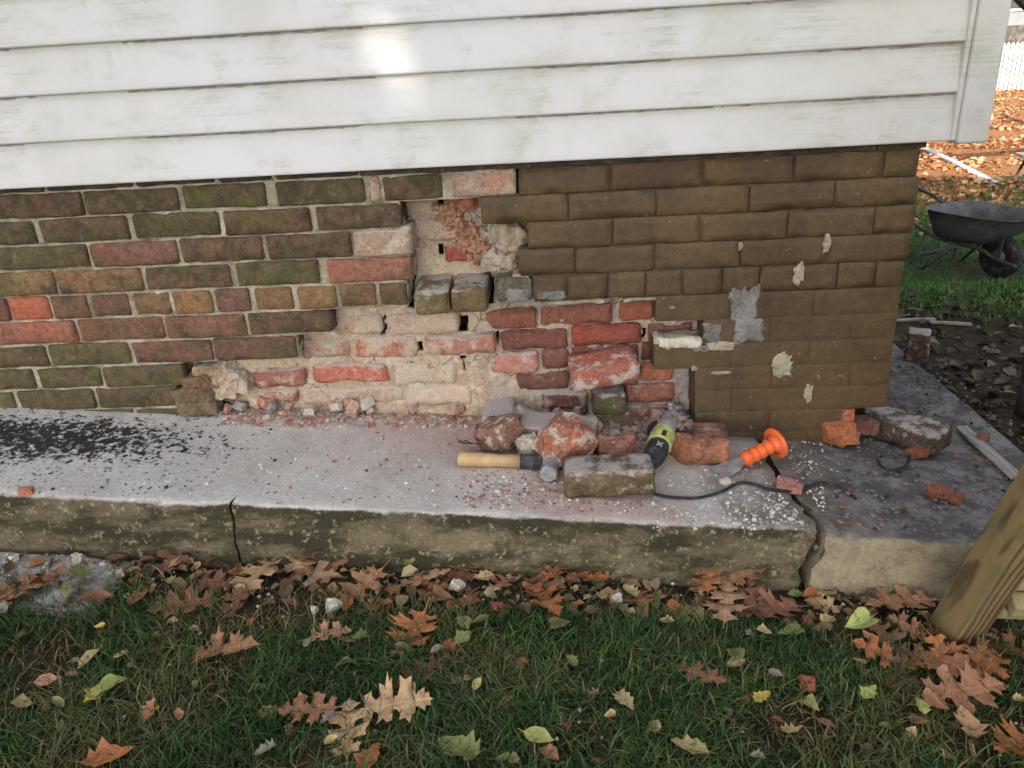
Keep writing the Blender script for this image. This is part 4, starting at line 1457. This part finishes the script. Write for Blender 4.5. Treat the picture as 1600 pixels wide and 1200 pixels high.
# ------------------------------------------------------------------ things in the sunlit yard
p, q = on_ground(1440, 230, .02), on_ground(1556, 287, .02)
tag(link('plastic_pipe', tube_me('plastic_pipe', [p + (p - q) * .5, p, (p + q) / 2 + Vector((0, 0, .01)), q], .03, 10), 'pipe', smooth=True),
    'pale blue plastic pipe lying on the leaf covered lawn', 'pipe')
p = on_ground(1592, 290)
bench = thing('low_bench', 'low pale plank bench at the right edge on the leafy lawn', 'bench', p, (0, 0, R(-12)))
link('plank', rough_box('plank', .9, .26, .03, 431, .004, .002, .04), 'greywood', bench, (.4, 0, .3))
for sx in (0.02, .78):
    for sy in (-.1, .1):
        link('leg', tube_me('leg', [(sx - .06, sy, 0), (sx + .04, sy, .29)], .014, 6), 'bark', bench)
# white picket fence
fb = on_ground(1570, 141)
fence = thing('picket_fence', 'white picket fence across the far end of the yard', 'fence', (fb.x, fb.y, fb.z))
fd = Vector((1, -.28, 0)).normalized()
bm = bmesh.new()
H = 1.12
pv = [(-.034, 0), (.034, 0), (.034, H - .05), (0, H), (-.034, H - .05)]
a_ = [bm.verts.new((x, -.01, z)) for x, z in pv]
b_ = [bm.verts.new((x, .01, z)) for x, z in pv]
bm.faces.new(a_)
bm.faces.new(b_[::-1])
for k in range(5):
    bm.faces.new((a_[k], a_[(k + 1) % 5], b_[(k + 1) % 5], b_[k]))
pk = from_bm('picket', bm)
fang = math.atan2(fd.y, fd.x)
for k in range(-14, 46):
    v = fd * (k * .098)
    link('picket', pk, 'white', fence, v, (0, 0, fang))
for z in (.25, .9):
    o = link('rail', box_me('rail', (-1.5, .011, z - .03), (4.6, .05, z + .03)), 'white', fence, (0, 0, 0), (0, 0, fang))
# neighbouring house
nh = thing('neighbour_house', 'grey neighbouring house beyond the white picket fence', 'house', (fb.x + 2.5, fb.y + 9, fb.z))
link('wall', box_me('wall', (-7, 0, 1.5), (9, 6, 5)), 'greyhouse', nh)
link('foundation', box_me('foundation', (-7.1, -.1, -.3), (9.1, 6.1, 1.494)), 'roof', nh)
bm = bmesh.new()
vs = [(-7.4, -.5, 4.95), (9.4, -.5, 4.95), (9.4, 3, 7.5), (-7.4, 3, 7.5), (-7.4, 6.5, 4.95), (9.4, 6.5, 4.95)]
vv = [bm.verts.new(v) for v in vs] + [bm.verts.new((v[0], v[1], v[2] + .2)) for v in vs]
for q_ in ((0, 1, 2, 3), (3, 2, 5, 4)):
    bm.faces.new([vv[i] for i in q_][::-1])
    bm.faces.new([vv[i + 6] for i in q_])
for a, b in ((0, 1), (4, 5), (0, 3), (1, 2), (3, 4), (2, 5)):
    bm.faces.new((vv[a], vv[b], vv[b + 6], vv[a + 6]))
link('roof', from_bm('roof', bm), 'roof', nh)
for x in (-5.5, -3.6, -1.7, .2, 2.1, 4.0, 6):
    w_ = link('window', box_me('window', (x - .6, -.05, 1.95), (x + .6, .02, 3.6)), 'white', nh)
    link('pane', box_me('pane', (x - .52, -.06, 2.03), (x + .52, -.049, 3.52)), 'glass', w_)
# dark bough hanging into the top right corner
bo = at_y(1597, 10, 6.0)
bough = thing('tree', 'dark tree bough hanging into the top right corner above the fence', 'tree', (bo.x + 1.6, 6.2, ground_z(bo.x, 6.2)))
z0 = bo.z - bough.location.z
link('trunk', tube_me('trunk', smooth_path([(0.6, 0, -.1), (.55, 0, 1.2), (.65, 0, 2.6), (.5, 0, 4.5)], 5), [.2 - .005 * i for i in range(16)], 12), 'bark', bough, smooth=True)
link('limb', tube_me('limb', smooth_path([(.6, 0, 1.9), (0, 0, 1.75), (-.8, 0, z0 + .0), (-1.42, 0, z0 + .05), (-1.75, 0, z0 + .6), (-1.9, 0, z0 + 1.3)], 6), [.13 - .002 * i for i in range(31)], 12), 'bark', bough, smooth=True)


# ------------------------------------------------------------------ unseen tree added behind the photographer to shade this side of the house
def added_shade_tree():
    rng = np.random.default_rng(3)
    cen = Vector((-0.6, 0, 0)) + Vector((0, 1.0, -0.6)) + SUN * 12.5
    t = thing('added_shade_tree', 'unseen large oak added behind the photographer to shade the wall', 'tree', (cen.x + 3.2, cen.y - .3, ground_z(cen.x, cen.y)))
    N = 15000
    rad = np.array((6.2, 2.4, 3.0))
    v = rng.normal(size=(N, 3))
    v /= np.linalg.norm(v, axis=1)[:, None]
    pos = v * (rng.random((N, 1)) ** (1 / 2.6)) * rad * (1 + .12 * np.sin(v[:, :1] * 7 + v[:, 2:] * 5))
    pos += np.array(cen)
    keep = np.ones(N, bool)
    s = np.array(SUN)
    for (px, py, r_) in ((588, 80, -.010), (528, -16, -.06)):  # leaves cleared along the sun ray to shape the spots on the siding
        q = np.array(at_y(px, py, -.024))
        d = pos - q
        al = d @ s
        keep &= np.linalg.norm(d - al[:, None] * s, axis=1) > r_ + .15
    pos = pos[keep]
    N = len(pos)
    u = rng.normal(size=(N, 3))
    u /= np.linalg.norm(u, axis=1)[:, None]
    w2 = np.cross(u, rng.normal(size=(N, 3)))
    w2 /= np.linalg.norm(w2, axis=1)[:, None]
    sz = rng.uniform(.15, .23, (N, 1))
    vs = np.stack([pos - u * sz, pos + w2 * sz * .6, pos + u * sz, pos - w2 * sz * .6], 1).reshape(-1, 3)
    fs = np.arange(N * 4).reshape(-1, 4).tolist()
    me = mesh('crown', vs, fs)
    at = me.color_attributes.new('tint', 'FLOAT_COLOR', 'POINT')
    col = np.ones((N, 4, 4))
    col[:, :, :3] = (np.array((.09, .075, .03)) * rng.uniform(.6, 1.4, (N, 1)))[:, None, :]
    at.data.foreach_set('color', col.ravel())
    b = t.location
    link('crown', me, 'crown', t, -b)
    bm = bmesh.new()
    top = cen.z - b.z
    tube_bm(bm, smooth_path([(0, 0, -.2), (.1, 0, 1.5), (-.3, .1, top - 1), (-1.2, .1, top + 1)], 5), [.32 - .013 * i for i in range(16)], 14)
    link('trunk', from_bm('trunk', bm), 'bark', t, smooth=True)


added_shade_tree()


# ------------------------------------------------------------------ fallen leaves
OAK = [(0, .008), (.06, .03), (.1, .1), (.07, .2), (.13, .185), (.17, .23), (.19, .15), (.205, .105), (.24, .085), (.275, .1), (.3, .18), (.27, .3), (.345, .275), (.4, .38), (.42, .29), (.47, .31), (.455, .19), (.465, .12), (.5, .095), (.54, .11), (.575, .19), (.57, .3), (.635, .26), (.71, .33), (.71, .23), (.765, .22), (.735, .14), (.74, .09), (.775, .075), (.81, .1), (.87, .17), (.885, .1), (.94, .085), (.955, .03), (1, 0)]
OVAL = [(0, .005), (.05, .08), (.15, .2), (.3, .28), (.45, .3), (.6, .27), (.75, .19), (.88, .09), (1, 0)]
HEART = [(0.06, .005), (-.02, .14), (.04, .3), (.18, .38), (.36, .37), (.55, .28), (.75, .16), (.9, .06), (1, 0)]
RAG = [(0, .005), (.08, .1), (.14, .26), (.24, .2), (.36, .34), (.5, .24), (.62, .29), (.72, .15), (.86, .14), (1, 0)]


def leaf_me(outline, L, seed, width=1.0, curl=1.0):
    rd_ = random.Random(seed)
    bm = bmesh.new()
    x0 = outline[0][0]
    mx, ms_ = x0, []
    for x, y in outline:
        mx = max(mx, min(1.0, x))
        ms_.append(mx)
    mids = [bm.verts.new((m_, 0, 0)) for m_ in ms_]
    for s in (1, -1):
        ow = [(x + rd_.uniform(-.02, .02), y * width * rd_.uniform(.84, 1.14)) for x, y in outline]
        ov = [bm.verts.new((x, s * y, 0)) for x, y in ow]
        hv = [bm.verts.new(((x + m_) / 2, s * y * .5, 0)) for (x, y), m_ in zip(ow, ms_)]
        for i in range(len(outline) - 1):
            for p_, q_ in ((mids, hv), (hv, ov)):
                q4 = (p_[i], p_[i + 1], q_[i + 1], q_[i])
                bm.faces.new(q4 if s < 0 else q4[::-1])
    # stalk
    st = [bm.verts.new((x0 + .01, .008, 0)), bm.verts.new((x0 + .01, -.008, 0)), bm.verts.new((x0 - .2, -.006, .03)), bm.verts.new((x0 - .2, .006, .03))]
    bm.faces.new(st)
    fold, bend, tip = rd_.uniform(-.1, .5) * curl, rd_.uniform(-.5, .5) * curl, rd_.uniform(0, 1.2) * curl
    tw = rd_.uniform(-.6, .6) * curl
    for v in bm.verts:
        x, y = v.co.x, v.co.y
        z = fold * abs(y) + bend * (x - .5) ** 2 + tip * y * y * 1.5 + tw * y * (x - .5)
        z += .09 * curl * noise.noise(Vector((x * 4, y * 4, seed)))
        v.co.z += z
        v.co *= L
    me = bpy.data.meshes.new('leaf')
    bm.to_mesh(me)
    bm.free()
    me.shade_smooth()
    return me


LV = {'oak': [leaf_me(OAK, .13, 10 + k, random.uniform(.85, 1.15), random.uniform(.25, .8)) for k in range(9)],
      'oval': [leaf_me(OVAL, .052, 40 + k, random.uniform(.8, 1.1), random.uniform(.5, 1.2)) for k in range(5)],
      'heart': [leaf_me(HEART, .055, 60 + k, 1, random.uniform(.4, .9)) for k in range(3)],
      'rag': [leaf_me(RAG, .06, 80 + k, 1, random.uniform(.8, 1.6)) for k in range(5)]}
LC = {'brown': (0.36, 0.18, 0.105), 'rust': (0.42, 0.165, 0.07), 'tan': (0.53, 0.335, 0.2), 'dark': (0.21, 0.105, 0.065), 'pale': (0.42, 0.34, 0.17),
      'yg': (0.36, 0.4, 0.13), 'olive': (0.2, 0.21, 0.085), 'yellow': (0.6, 0.5, 0.1), 'grey': (0.22, 0.2, 0.16), 'red': (0.4, 0.1, 0.06)}


CW = {'brown': 'brown', 'rust': 'rusty', 'dark': 'dark brown', 'tan': 'tan', 'pale': 'pale', 'yg': 'yellow green', 'olive': 'olive', 'yellow': 'yellow', 'grey': 'greyish', 'red': 'reddish'}


def stretch(px):
    for lim, t_ in ((330, 'left of the narrow crack'), (470, 'just right of the narrow crack'), (640, 'below the bare apron'), (790, 'below the hammer handle'), (900, 'below the hammer head'), (1020, 'below the lime topped brick'),
                    (1130, 'below the grinder cord'), (1240, 'below the chisel'), (1330, 'below the wide crack')):
        if px < lim:
            return t_
    return 'between the wide crack and gate post'


def lawn_spot(px, py):
    c_ = 'far left' if px < 200 else 'left' if px < 450 else 'centre left' if px < 720 else 'centre' if px < 960 else 'centre right' if px < 1200 else 'right' if px < 1420 else 'far right'
    return c_ + (' lawn near the drift' if py < 1045 else ' mid lawn' if py < 1125 else ' lawn, lower picture edge')


def leaf(kind, px, py, size, ang, col, label, group=None, h=.012, tilt=.3, surf='ground', var=None):
    me = LV[kind][random.randrange(len(LV[kind])) if var is None else var % len(LV[kind])]
    p = on_ground(px, py, h) if surf == 'ground' else on_slab(px, py, h)
    base = {'oak': .13, 'oval': .052, 'heart': .055, 'rag': .06}[kind]
    s = size / 880 / base
    o = link('oak_leaf' if kind == 'oak' else 'leaf', me, 'leaf')
    e = Euler((random.uniform(-tilt, tilt), random.uniform(-tilt, tilt), 0)).to_matrix() @ Matrix.Rotation(R(ang), 3, 'Z')
    o.rotation_euler = e.to_euler()
    o.scale = (s, s, s)
    # put the middle of the blade on the chosen spot
    o.location = p - e @ Vector((base * .45 * s, 0, 0))
    bpy.context.view_layer.update()
    mw = Matrix.LocRotScale(o.location, o.rotation_euler, o.scale)
    low = min((mw @ v.co).z - (ground_z((mw @ v.co).x, (mw @ v.co).y) if surf == 'ground' else slab_z((mw @ v.co).x)) for v in me.vertices)
    if low < 0.002:
        o.location.z += 0.002 - low
    c = LC[col]
    k = random.uniform(.82, 1.2)
    o.color = (c[0] * k, c[1] * k * random.uniform(.9, 1.1), c[2] * k, 1)
    return tag(o, label, 'leaf', group)


HERO = [
    ('oak', 30, 922, 130, 60, 'brown', 'large brown oak leaf at left edge on the low broken slab', .035), ('oak', 402, 898, 125, 250, 'tan', 'upright tan oak leaf just right of the narrow crack', .04),
    ('oak', 290, 945, 120, 200, 'brown', 'brown oak leaf beside the right end of the low broken slab', .03), ('oak', 345, 1021, 118, 10, 'brown', 'brown oak leaf lying flat on grass in the left foreground', .03),
    ('oak', 512, 990, 78, 15, 'tan', 'small tan oak leaf on the grass below the white mortar lump', .035), ('oak', 648, 985, 110, 255, 'rust', 'rusty oak leaf above a darker one in mid lawn', .03),
    ('oak', 655, 1050, 100, 215, 'dark', 'dark brown oak leaf directly below the rusty one', .03), ('oak', 612, 1100, 118, 8, 'tan', 'pale tan oak leaf with spread lobes in mid lawn', .045),
    ('oak', 487, 1108, 95, 185, 'brown', 'brown oak leaf left of the pale tan one in mid lawn', .04), ('oak', 543, 1140, 105, 100, 'tan', 'curled tan oak leaf below the pale spread one', .04),
    ('rag', 165, 1186, 70, 20, 'rust', 'rusty broken leaf at the lower left picture edge', .035), ('rag', 576, 1186, 55, 70, 'rust', 'orange curled leaf at the lower picture edge', .035),
    ('oak', 848, 932, 110, 300, 'rust', 'bright rusty oak leaf in mid drift below the lime brick', .035), ('oak', 868, 892, 70, 50, 'rust', 'narrow rusty leaf standing up behind the bright oak leaf', .05),
    ('oak', 930, 902, 70, 170, 'rust', 'short rusty oak leaf against the riser', .03), ('oak', 1135, 945, 130, 75, 'tan', 'tall tan oak leaf leaning in the drift left of the wide crack', .05),
    ('oak', 1205, 950, 135, 195, 'brown', 'broad brown oak leaf below the wide crack', .045), ('oak', 1105, 905, 85, 80, 'rust', 'upright oak leaf against the riser above the tan one', .05),
    ('oak', 1412, 938, 130, 185, 'brown', 'big brown oak leaf left of the leaning gate post', .05), ('oak', 1470, 1035, 125, 320, 'brown', 'brown oak leaf at the foot of the gate post', .04),
    ('oak', 1500, 1078, 130, 5, 'brown', 'broad brown oak leaf in the grass below the gate post', .045), ('oak', 1582, 1020, 110, 330, 'brown', 'brown oak leaf under the gate rail', .03),
    ('rag', 1512, 1137, 68, 80, 'tan', 'bright tan lobed leaf on the grass at lower right', .045), ('oak', 1592, 1160, 90, 200, 'rust', 'orange oak leaf cut by the right picture edge', .04),
    ('oak', 1090, 1052, 90, 330, 'brown', 'crumpled brown oak leaf alone on the right lawn', .035), ('heart', 1343, 974, 60, 200, 'yg', 'pale green heart shaped leaf in the brown drift', .06),
    ('heart', 875, 974, 42, 10, 'olive', 'rounded olive green leaf on grass below the drift', .04), ('oval', 141, 1028, 44, 250, 'pale', 'pale oval leaf on grass at left', .045),
    ('oval', 840, 1152, 48, 340, 'yg', 'yellow green pointed leaf near the lower picture edge', .05), ('rag', 1190, 1090, 38, 40, 'yellow', 'bright yellow crinkled leaf on the right lawn', .045),
    ('rag', 1357, 1084, 38, 40, 'yg', 'pale yellow green leaf on the grass right of the bare patch', .045), ('rag', 1440, 1102, 34, 90, 'yg', 'small yellow green leaf pointing up near the broad brown leaf', .045),
    ('rag', 722, 1176, 78, 150, 'olive', 'large dull olive leaf at the lower picture edge', .035), ('rag', 975, 1095, 46, 300, 'pale', 'folded pale green leaf in mid right lawn', .04),
    ('rag', 1080, 1168, 56, 160, 'pale', 'crumpled pale leaf at the lower edge right of centre', .04), ('heart', 1235, 985, 46, 190, 'olive', 'olive leaf lying on the lawn edge below the broad brown oak leaf', .04),
    ('oval', 725, 972, 40, 300, 'yg', 'pale green leaf under the red chip in mid lawn', .04), ('rag', 640, 880, 40, 100, 'yg', 'pale green leaf against the riser in mid drift', .05),
    ('rag', 985, 925, 44, 120, 'pale', 'cream green leaf in the drift right of centre', .04), ('oval', 170, 1070, 52, 50, 'yg', 'slim yellow green leaf on grass at left', .04),
]
for k, h in enumerate(HERO):
    leaf(h[0], h[1], h[2], h[3], h[4], h[5], h[6], None, h[7] * .75, .16, var=k)
rd = random.Random(5)
random.seed(21)
# the drift against the riser
for k in range(92):
    px = rd.uniform(265, 1480)
    lo_ = 870 + (px - 265) / 1215 * 48
    py = lo_ + rd.random() ** 1.4 * 66
    kind = rd.choice(['oak', 'oak', 'rag', 'rag', 'oval', 'heart'])
    col = rd.choice(['brown', 'brown', 'rust', 'dark', 'dark', 'tan']) if kind == 'oak' else rd.choice(['olive', 'pale', 'grey', 'brown', 'rust', 'olive', 'tan', 'dark'])
    leaf(kind, px, py, rd.uniform(66, 112) if kind == 'oak' else rd.uniform(26, 48), rd.uniform(0, 360), col,
         f'{CW[col]} oak leaf in the drift {stretch(px)}' if kind == 'oak' else f'small {CW[col]} leaf in the drift {stretch(px)}',
         'oak leaves in the drift' if kind == 'oak' else 'small leaves in the drift', rd.uniform(.003, .02), .38)
for k in range(19):
    px, py = rd.uniform(1330, 1600), rd.uniform(930, 1075)
    col = rd.choice(['brown', 'brown', 'dark', 'rust'])
    leaf('oak', px, py, rd.uniform(58, 100), rd.uniform(0, 360), col, f"{CW[col]} oak leaf in the heap {'left of' if px < 1440 else 'right of' if px > 1520 else 'in front of'} the gate post, {'upper' if py < 1000 else 'lower'} part", 'oak leaves round the gate post', rd.uniform(.003, .02), .45)
for k in range(68):
    px, py = rd.uniform(-10, 1610), rd.uniform(965, 1200)
    kind = rd.choice(['rag', 'oval', 'heart', 'rag', 'oval'])
    col = rd.choice(['olive', 'pale', 'grey', 'brown', 'tan', 'yellow', 'olive', 'grey', 'pale', 'brown'])
    leaf(kind, px, py, rd.uniform(18, 44), rd.uniform(0, 360), col, f'small {CW[col]} leaf on the grass, {lawn_spot(px, py)}',
         'small leaves on the grass', rd.uniform(.016, .04), .4)
for k in range(9):
    px, py = rd.uniform(0, 260), rd.uniform(890, 960)
    col = rd.choice(['brown', 'olive', 'grey', 'dark'])
    leaf(rd.choice(['rag', 'oval', 'oak']), px, py, rd.uniform(35, 60), rd.uniform(0, 360), col, f"{CW[col]} dry leaf on or beside the {'left' if px < 130 else 'right'} half of the low broken slab", 'leaves by the low slab', rd.uniform(.02, .05), .4)
leaf('oak', 738, 700, 95, 65, 'dark', 'dark curled dry leaf behind the hammer handle end', None, .02, .5, 'slab')
leaf('rag', 748, 668, 30, 80, 'rust', 'small orange leaf tip beside the dark curled leaf', None, .03, .8, 'slab')
# pale lumps lying in the grass
for k, (px, py, sz, c, lb_) in enumerate(((521, 946, .032, 'stone', 'white mortar lump on the grass edge left of centre'), (713, 914, .03, 'stone', 'white mortar lump in the leaf drift at centre'),
                                         (492, 952, .016, 'stone', 'tiny white lump left of the mortar lump on grass'), (965, 933, .022, 'stone', 'small white lump in the drift right of centre'),
                                         (24, 872, .02, 'stone', 'white flat chip on the low broken slab'), (122, 872, .022, 'stone', 'second white flat chip on the low slab'))):
    p = on_ground(px, py, .025) if k < 4 else at_plane(px, py, -1.0703, -.0787, .005)
    tag(link('mortar_lump', chunk_me('mortar_lump', sz, sz * .8, sz * .6, 600 + k, 7, .002, .4), c, None, p, (0, 0, k)), lb_, 'mortar lump')
for k, (px, py) in enumerate(((703, 1007), (774, 945), (1262, 968), (1262, 1067))):
    p = on_ground(px, py, .02)
    o = link('brick_chip', chunk_me('brick_chip', .028, .024, .014, 610 + k, 7, .003, .4), 'chip', None, p, (0, 0, k))
    o.color = (0.42, 0.14, 0.09, 0)
    tag(o, ['red brick chip on grass in mid lawn', 'red brick chip below the leaf drift', 'red brick chip beside the broad brown oak leaf', 'red brick chip by the bare patch on the right lawn'][k], 'brick chip')


# ------------------------------------------------------------------ grass
def grass(name, P, hmin, hmax, wd, cols, label, lean=0.6):
    P = np.array(P)
    N = len(P)
    h = rng.uniform(hmin, hmax, N)
    wd = wd * rng.uniform(.6, 1.6, N)[:, None]
    a = rng.uniform(0, 6.283, N)
    d = np.stack([np.cos(a), np.sin(a), np.zeros(N)], 1)
    s = np.stack([-np.sin(a), np.cos(a), np.zeros(N)], 1)
    # blades turn at random about their own length
    tw = rng.uniform(0, 6.283, N)
    side = s * np.cos(tw)[:, None] + d * np.sin(tw)[:, None]
    ln = rng.uniform(.15, 1, N) * lean
    rows = []
    for t, wf in ((0, .8), (.35, 1), (.7, .75), (1, 0)):
        c = P + d * (h * ln * t ** 1.8)[:, None]
        c[:, 2] += h * (t - .42 * ln * t * t)
        if wf:
            rows += [c - side * (wd * wf / 2), c + side * (wd * wf / 2)]
        else:
            rows += [c]
    v = np.stack(rows, 1).reshape(-1, 3)
    b = (np.arange(N) * 7)[:, None]
    q = np.concatenate([b + np.array([[0, 1, 3, 2]]), b + np.array([[2, 3, 5, 4]])]).tolist()
    t3 = (b + np.array([[4, 5, 6]])).tolist()
    me = mesh(name, v, q + t3)
    at = me.color_attributes.new('tint', 'FLOAT_COLOR', 'POINT')
    col = np.ones((N, 7, 4))
    cc = np.array(cols)[rng.integers(0, len(cols), N)] * rng.uniform(.7, 1.3, (N, 1))
    pat = np.array([nz3(p, 4.2, 33) + .4 * nz3(p, 12, 34) for p in P])[:, None]
    cc = cc * (1 + .55 * pat)
    k = np.clip((pat - .2) * 2.4, 0, .5)
    cc = cc * (1 - k) + np.array((.15, .12, .055)) * k * rng.uniform(.5, 1.3, (N, 1))
    col[:, :, :3] = cc[:, None, :]
    at.data.foreach_set('color', col.ravel())
    o = link(name, me, 'grass')
    o['kind'] = 'stuff'
    o['label'] = label
    o['category'] = 'grass'
    return o


GREEN = [(.03, .08, .024), (.042, .108, .027), (.026, .064, .025), (.055, .13, .03), (.07, .11, .036), (.13, .125, .055)]
STRAW = [(.3, .22, .1), (.22, .17, .075), (.16, .12, .06), (.12, .13, .045)]
P, PS = [], []
while len(P) < 44000:
    x, y = random.uniform(-1.75, 1.25), random.uniform(-1.12, -0.5)
    dn = nz3((x, y, 0), 3.4, 17) + .55 * nz3((x, y, 0), 10, 18)
    edge = sstep(-0.52, -0.66, y + .07 * nz3((x, 0, 0), 6, 3))
    bare = math.exp(-((x + 1.0) / .13) ** 2 - ((y + .8) / .08) ** 2) + .9 * math.exp(-((x - .46) / .12) ** 2 - ((y + .83) / .1) ** 2)
    pr_ = edge * (.72 + 1.4 * dn) - bare * .9
    if random.random() < pr_:
        P.append((x, y, ground_z(x, y) - .004))
    elif random.random() < .05 + .17 * edge:
        PS.append((x, y, ground_z(x, y) - .002))
grass('grass', P, .02, .066, .0022, GREEN, 'short green grass of the foreground lawn', 1.35)
grass('dry_grass', PS, .02, .055, .0022, STRAW, 'dry straw among the foreground grass', 1.3)
P = []
while len(P) < 27000:
    x, y = random.uniform(1.2, 5.2), random.uniform(.7, 6.8)
    if x < .26 * y + .9 or x > .75 * y + 1.9:
        continue
    dn = nz3((x, y, 0), 1.3, 27) + .4 * nz3((x, y, 0), 5, 28)
    k = sstep(.95, 1.4, y + .4 * nz3((x, y, 0), 1.5, 5) - .25 * (x - 1.3)) * (.75 + .8 * dn) * (1 - .5 * sstep(4.6, 6.8, y))
    if random.random() < k:
        P.append((x, y, ground_z(x, y) - .005))
grass('grass', P, .03, .065, .004, [(.06, .18, .04), (.08, .21, .05), (.05, .15, .035), (.11, .2, .06)], 'green lawn around the wheelbarrow', .8)


# leaf litter on the far lawn and the bare soil by the path: uncountable
def litter(name, pts, sizes, cols, label):
    N = len(pts)
    P = np.array(pts)
    u = rng.normal(size=(N, 3)) * np.array((1, 1, .32))
    u /= np.linalg.norm(u, axis=1)[:, None]
    w2 = np.cross(u, np.array((0, 0, 1)) + rng.normal(size=(N, 3)) * .35)
    w2 /= np.linalg.norm(w2, axis=1)[:, None]
    s = np.array(sizes)[:, None]
    P[:, 2] += np.array(sizes) * .16
    up = np.array((0, 0, 1)) * s * .2
    vs = np.stack([P - u * s * .5, P - u * s * .1 + w2 * s * .35 + up, P + u * s * .25 + w2 * s * .22 + up, P + u * s * .5, P + u * s * .2 - w2 * s * .3 + up, P - u * s * .2 - w2 * s * .26 + up, P], 1).reshape(-1, 3)
    b = (np.arange(N) * 7)[:, None]
    f = np.concatenate([b + np.array([[6, i, (i + 1) % 6]]) for i in range(6)]).tolist()
    me = mesh(name, vs, f)
    at = me.color_attributes.new('tint', 'FLOAT_COLOR', 'POINT')
    col = np.ones((N, 7, 4))
    cc = np.array(cols)[rng.integers(0, len(cols), N)] * rng.uniform(.7, 1.3, (N, 1))
    col[:, :, :3] = cc[:, None, :]
    at.data.foreach_set('color', col.ravel())
    o = link(name, me, 'litter')
    o['kind'] = 'stuff'
    o['label'] = label
    o['category'] = 'leaves'


pts, sz = [], []
while len(pts) < 10000:
    y = 3.4 + 16 * random.random() ** 1.5
    x = random.uniform(.2 * y + 1, .85 * y + 2)
    if random.random() < sstep(4.2, 6.6, y + 1.2 * nz3((x, y, 0), .9, 3)) * (.08 + 1.8 * max(0, nz3((x, y, 0), .9, 12) + .3 * nz3((x, y, 0), 3, 2) + .2)):
        pts.append((x, y, ground_z(x, y)))
        sz.append(random.uniform(.05, .1))
litter('leaf_litter', pts, sz, [(.42, .2, .09), (.34, .14, .055), (.48, .29, .17), (.24, .1, .05), (.52, .34, .2)], 'carpet of orange fallen leaves over the sunlit yard')
pts, sz = [], []
while len(pts) < 1700:
    x, y = random.uniform(1.2, 2.6), random.uniform(-.4, 2.6)
    if x > 1.215 + .2 * nz3((x, y, 0), 2, 2) + .1 and y > 1.6 and random.random() < .6:
        continue
    pts.append((x, y, ground_z(x, y)))
    sz.append(random.uniform(.015, .06))
litter('dead_leaves', pts, sz, [(.07, .05, .035), (.1, .075, .05), (.13, .1, .075), (.05, .038, .028), (.2, .16, .12)], 'dark dead leaves on the bare soil beside the path')
pts, sz = [], []
for _ in range(900):
    x, y = random.uniform(-1.7, 1.2), random.uniform(-1.1, -.5)
    if random.random() < .62:
        y = -.465 - .13 * random.random() ** 1.5
    pts.append((x, y, ground_z(x, y) + .008))
    sz.append(random.uniform(.01, .028) * (1.7 if y > -.6 and random.random() < .4 else 1))
litter('leaf_crumbs', pts, sz, [(.3, .2, .1), (.2, .13, .07), (.12, .08, .045), (.35, .28, .16), (.3, .12, .05)], 'leaf crumbs among the foreground grass')
pts = []
for _ in range(330):
    px, py = random.uniform(0, 1600), random.uniform(890, 1200)
    p = on_ground(px, py if random.random() < .5 else random.uniform(890, 970), .012)
    pts.append(tuple(p))
chips('lawn_chips', pts, [random.uniform(.002, .008) for _ in pts], [random.choice([(.7, .68, .64), (.6, .56, .5), (.45, .2, .14)]) for _ in pts], 'white mortar specks in the foreground grass')
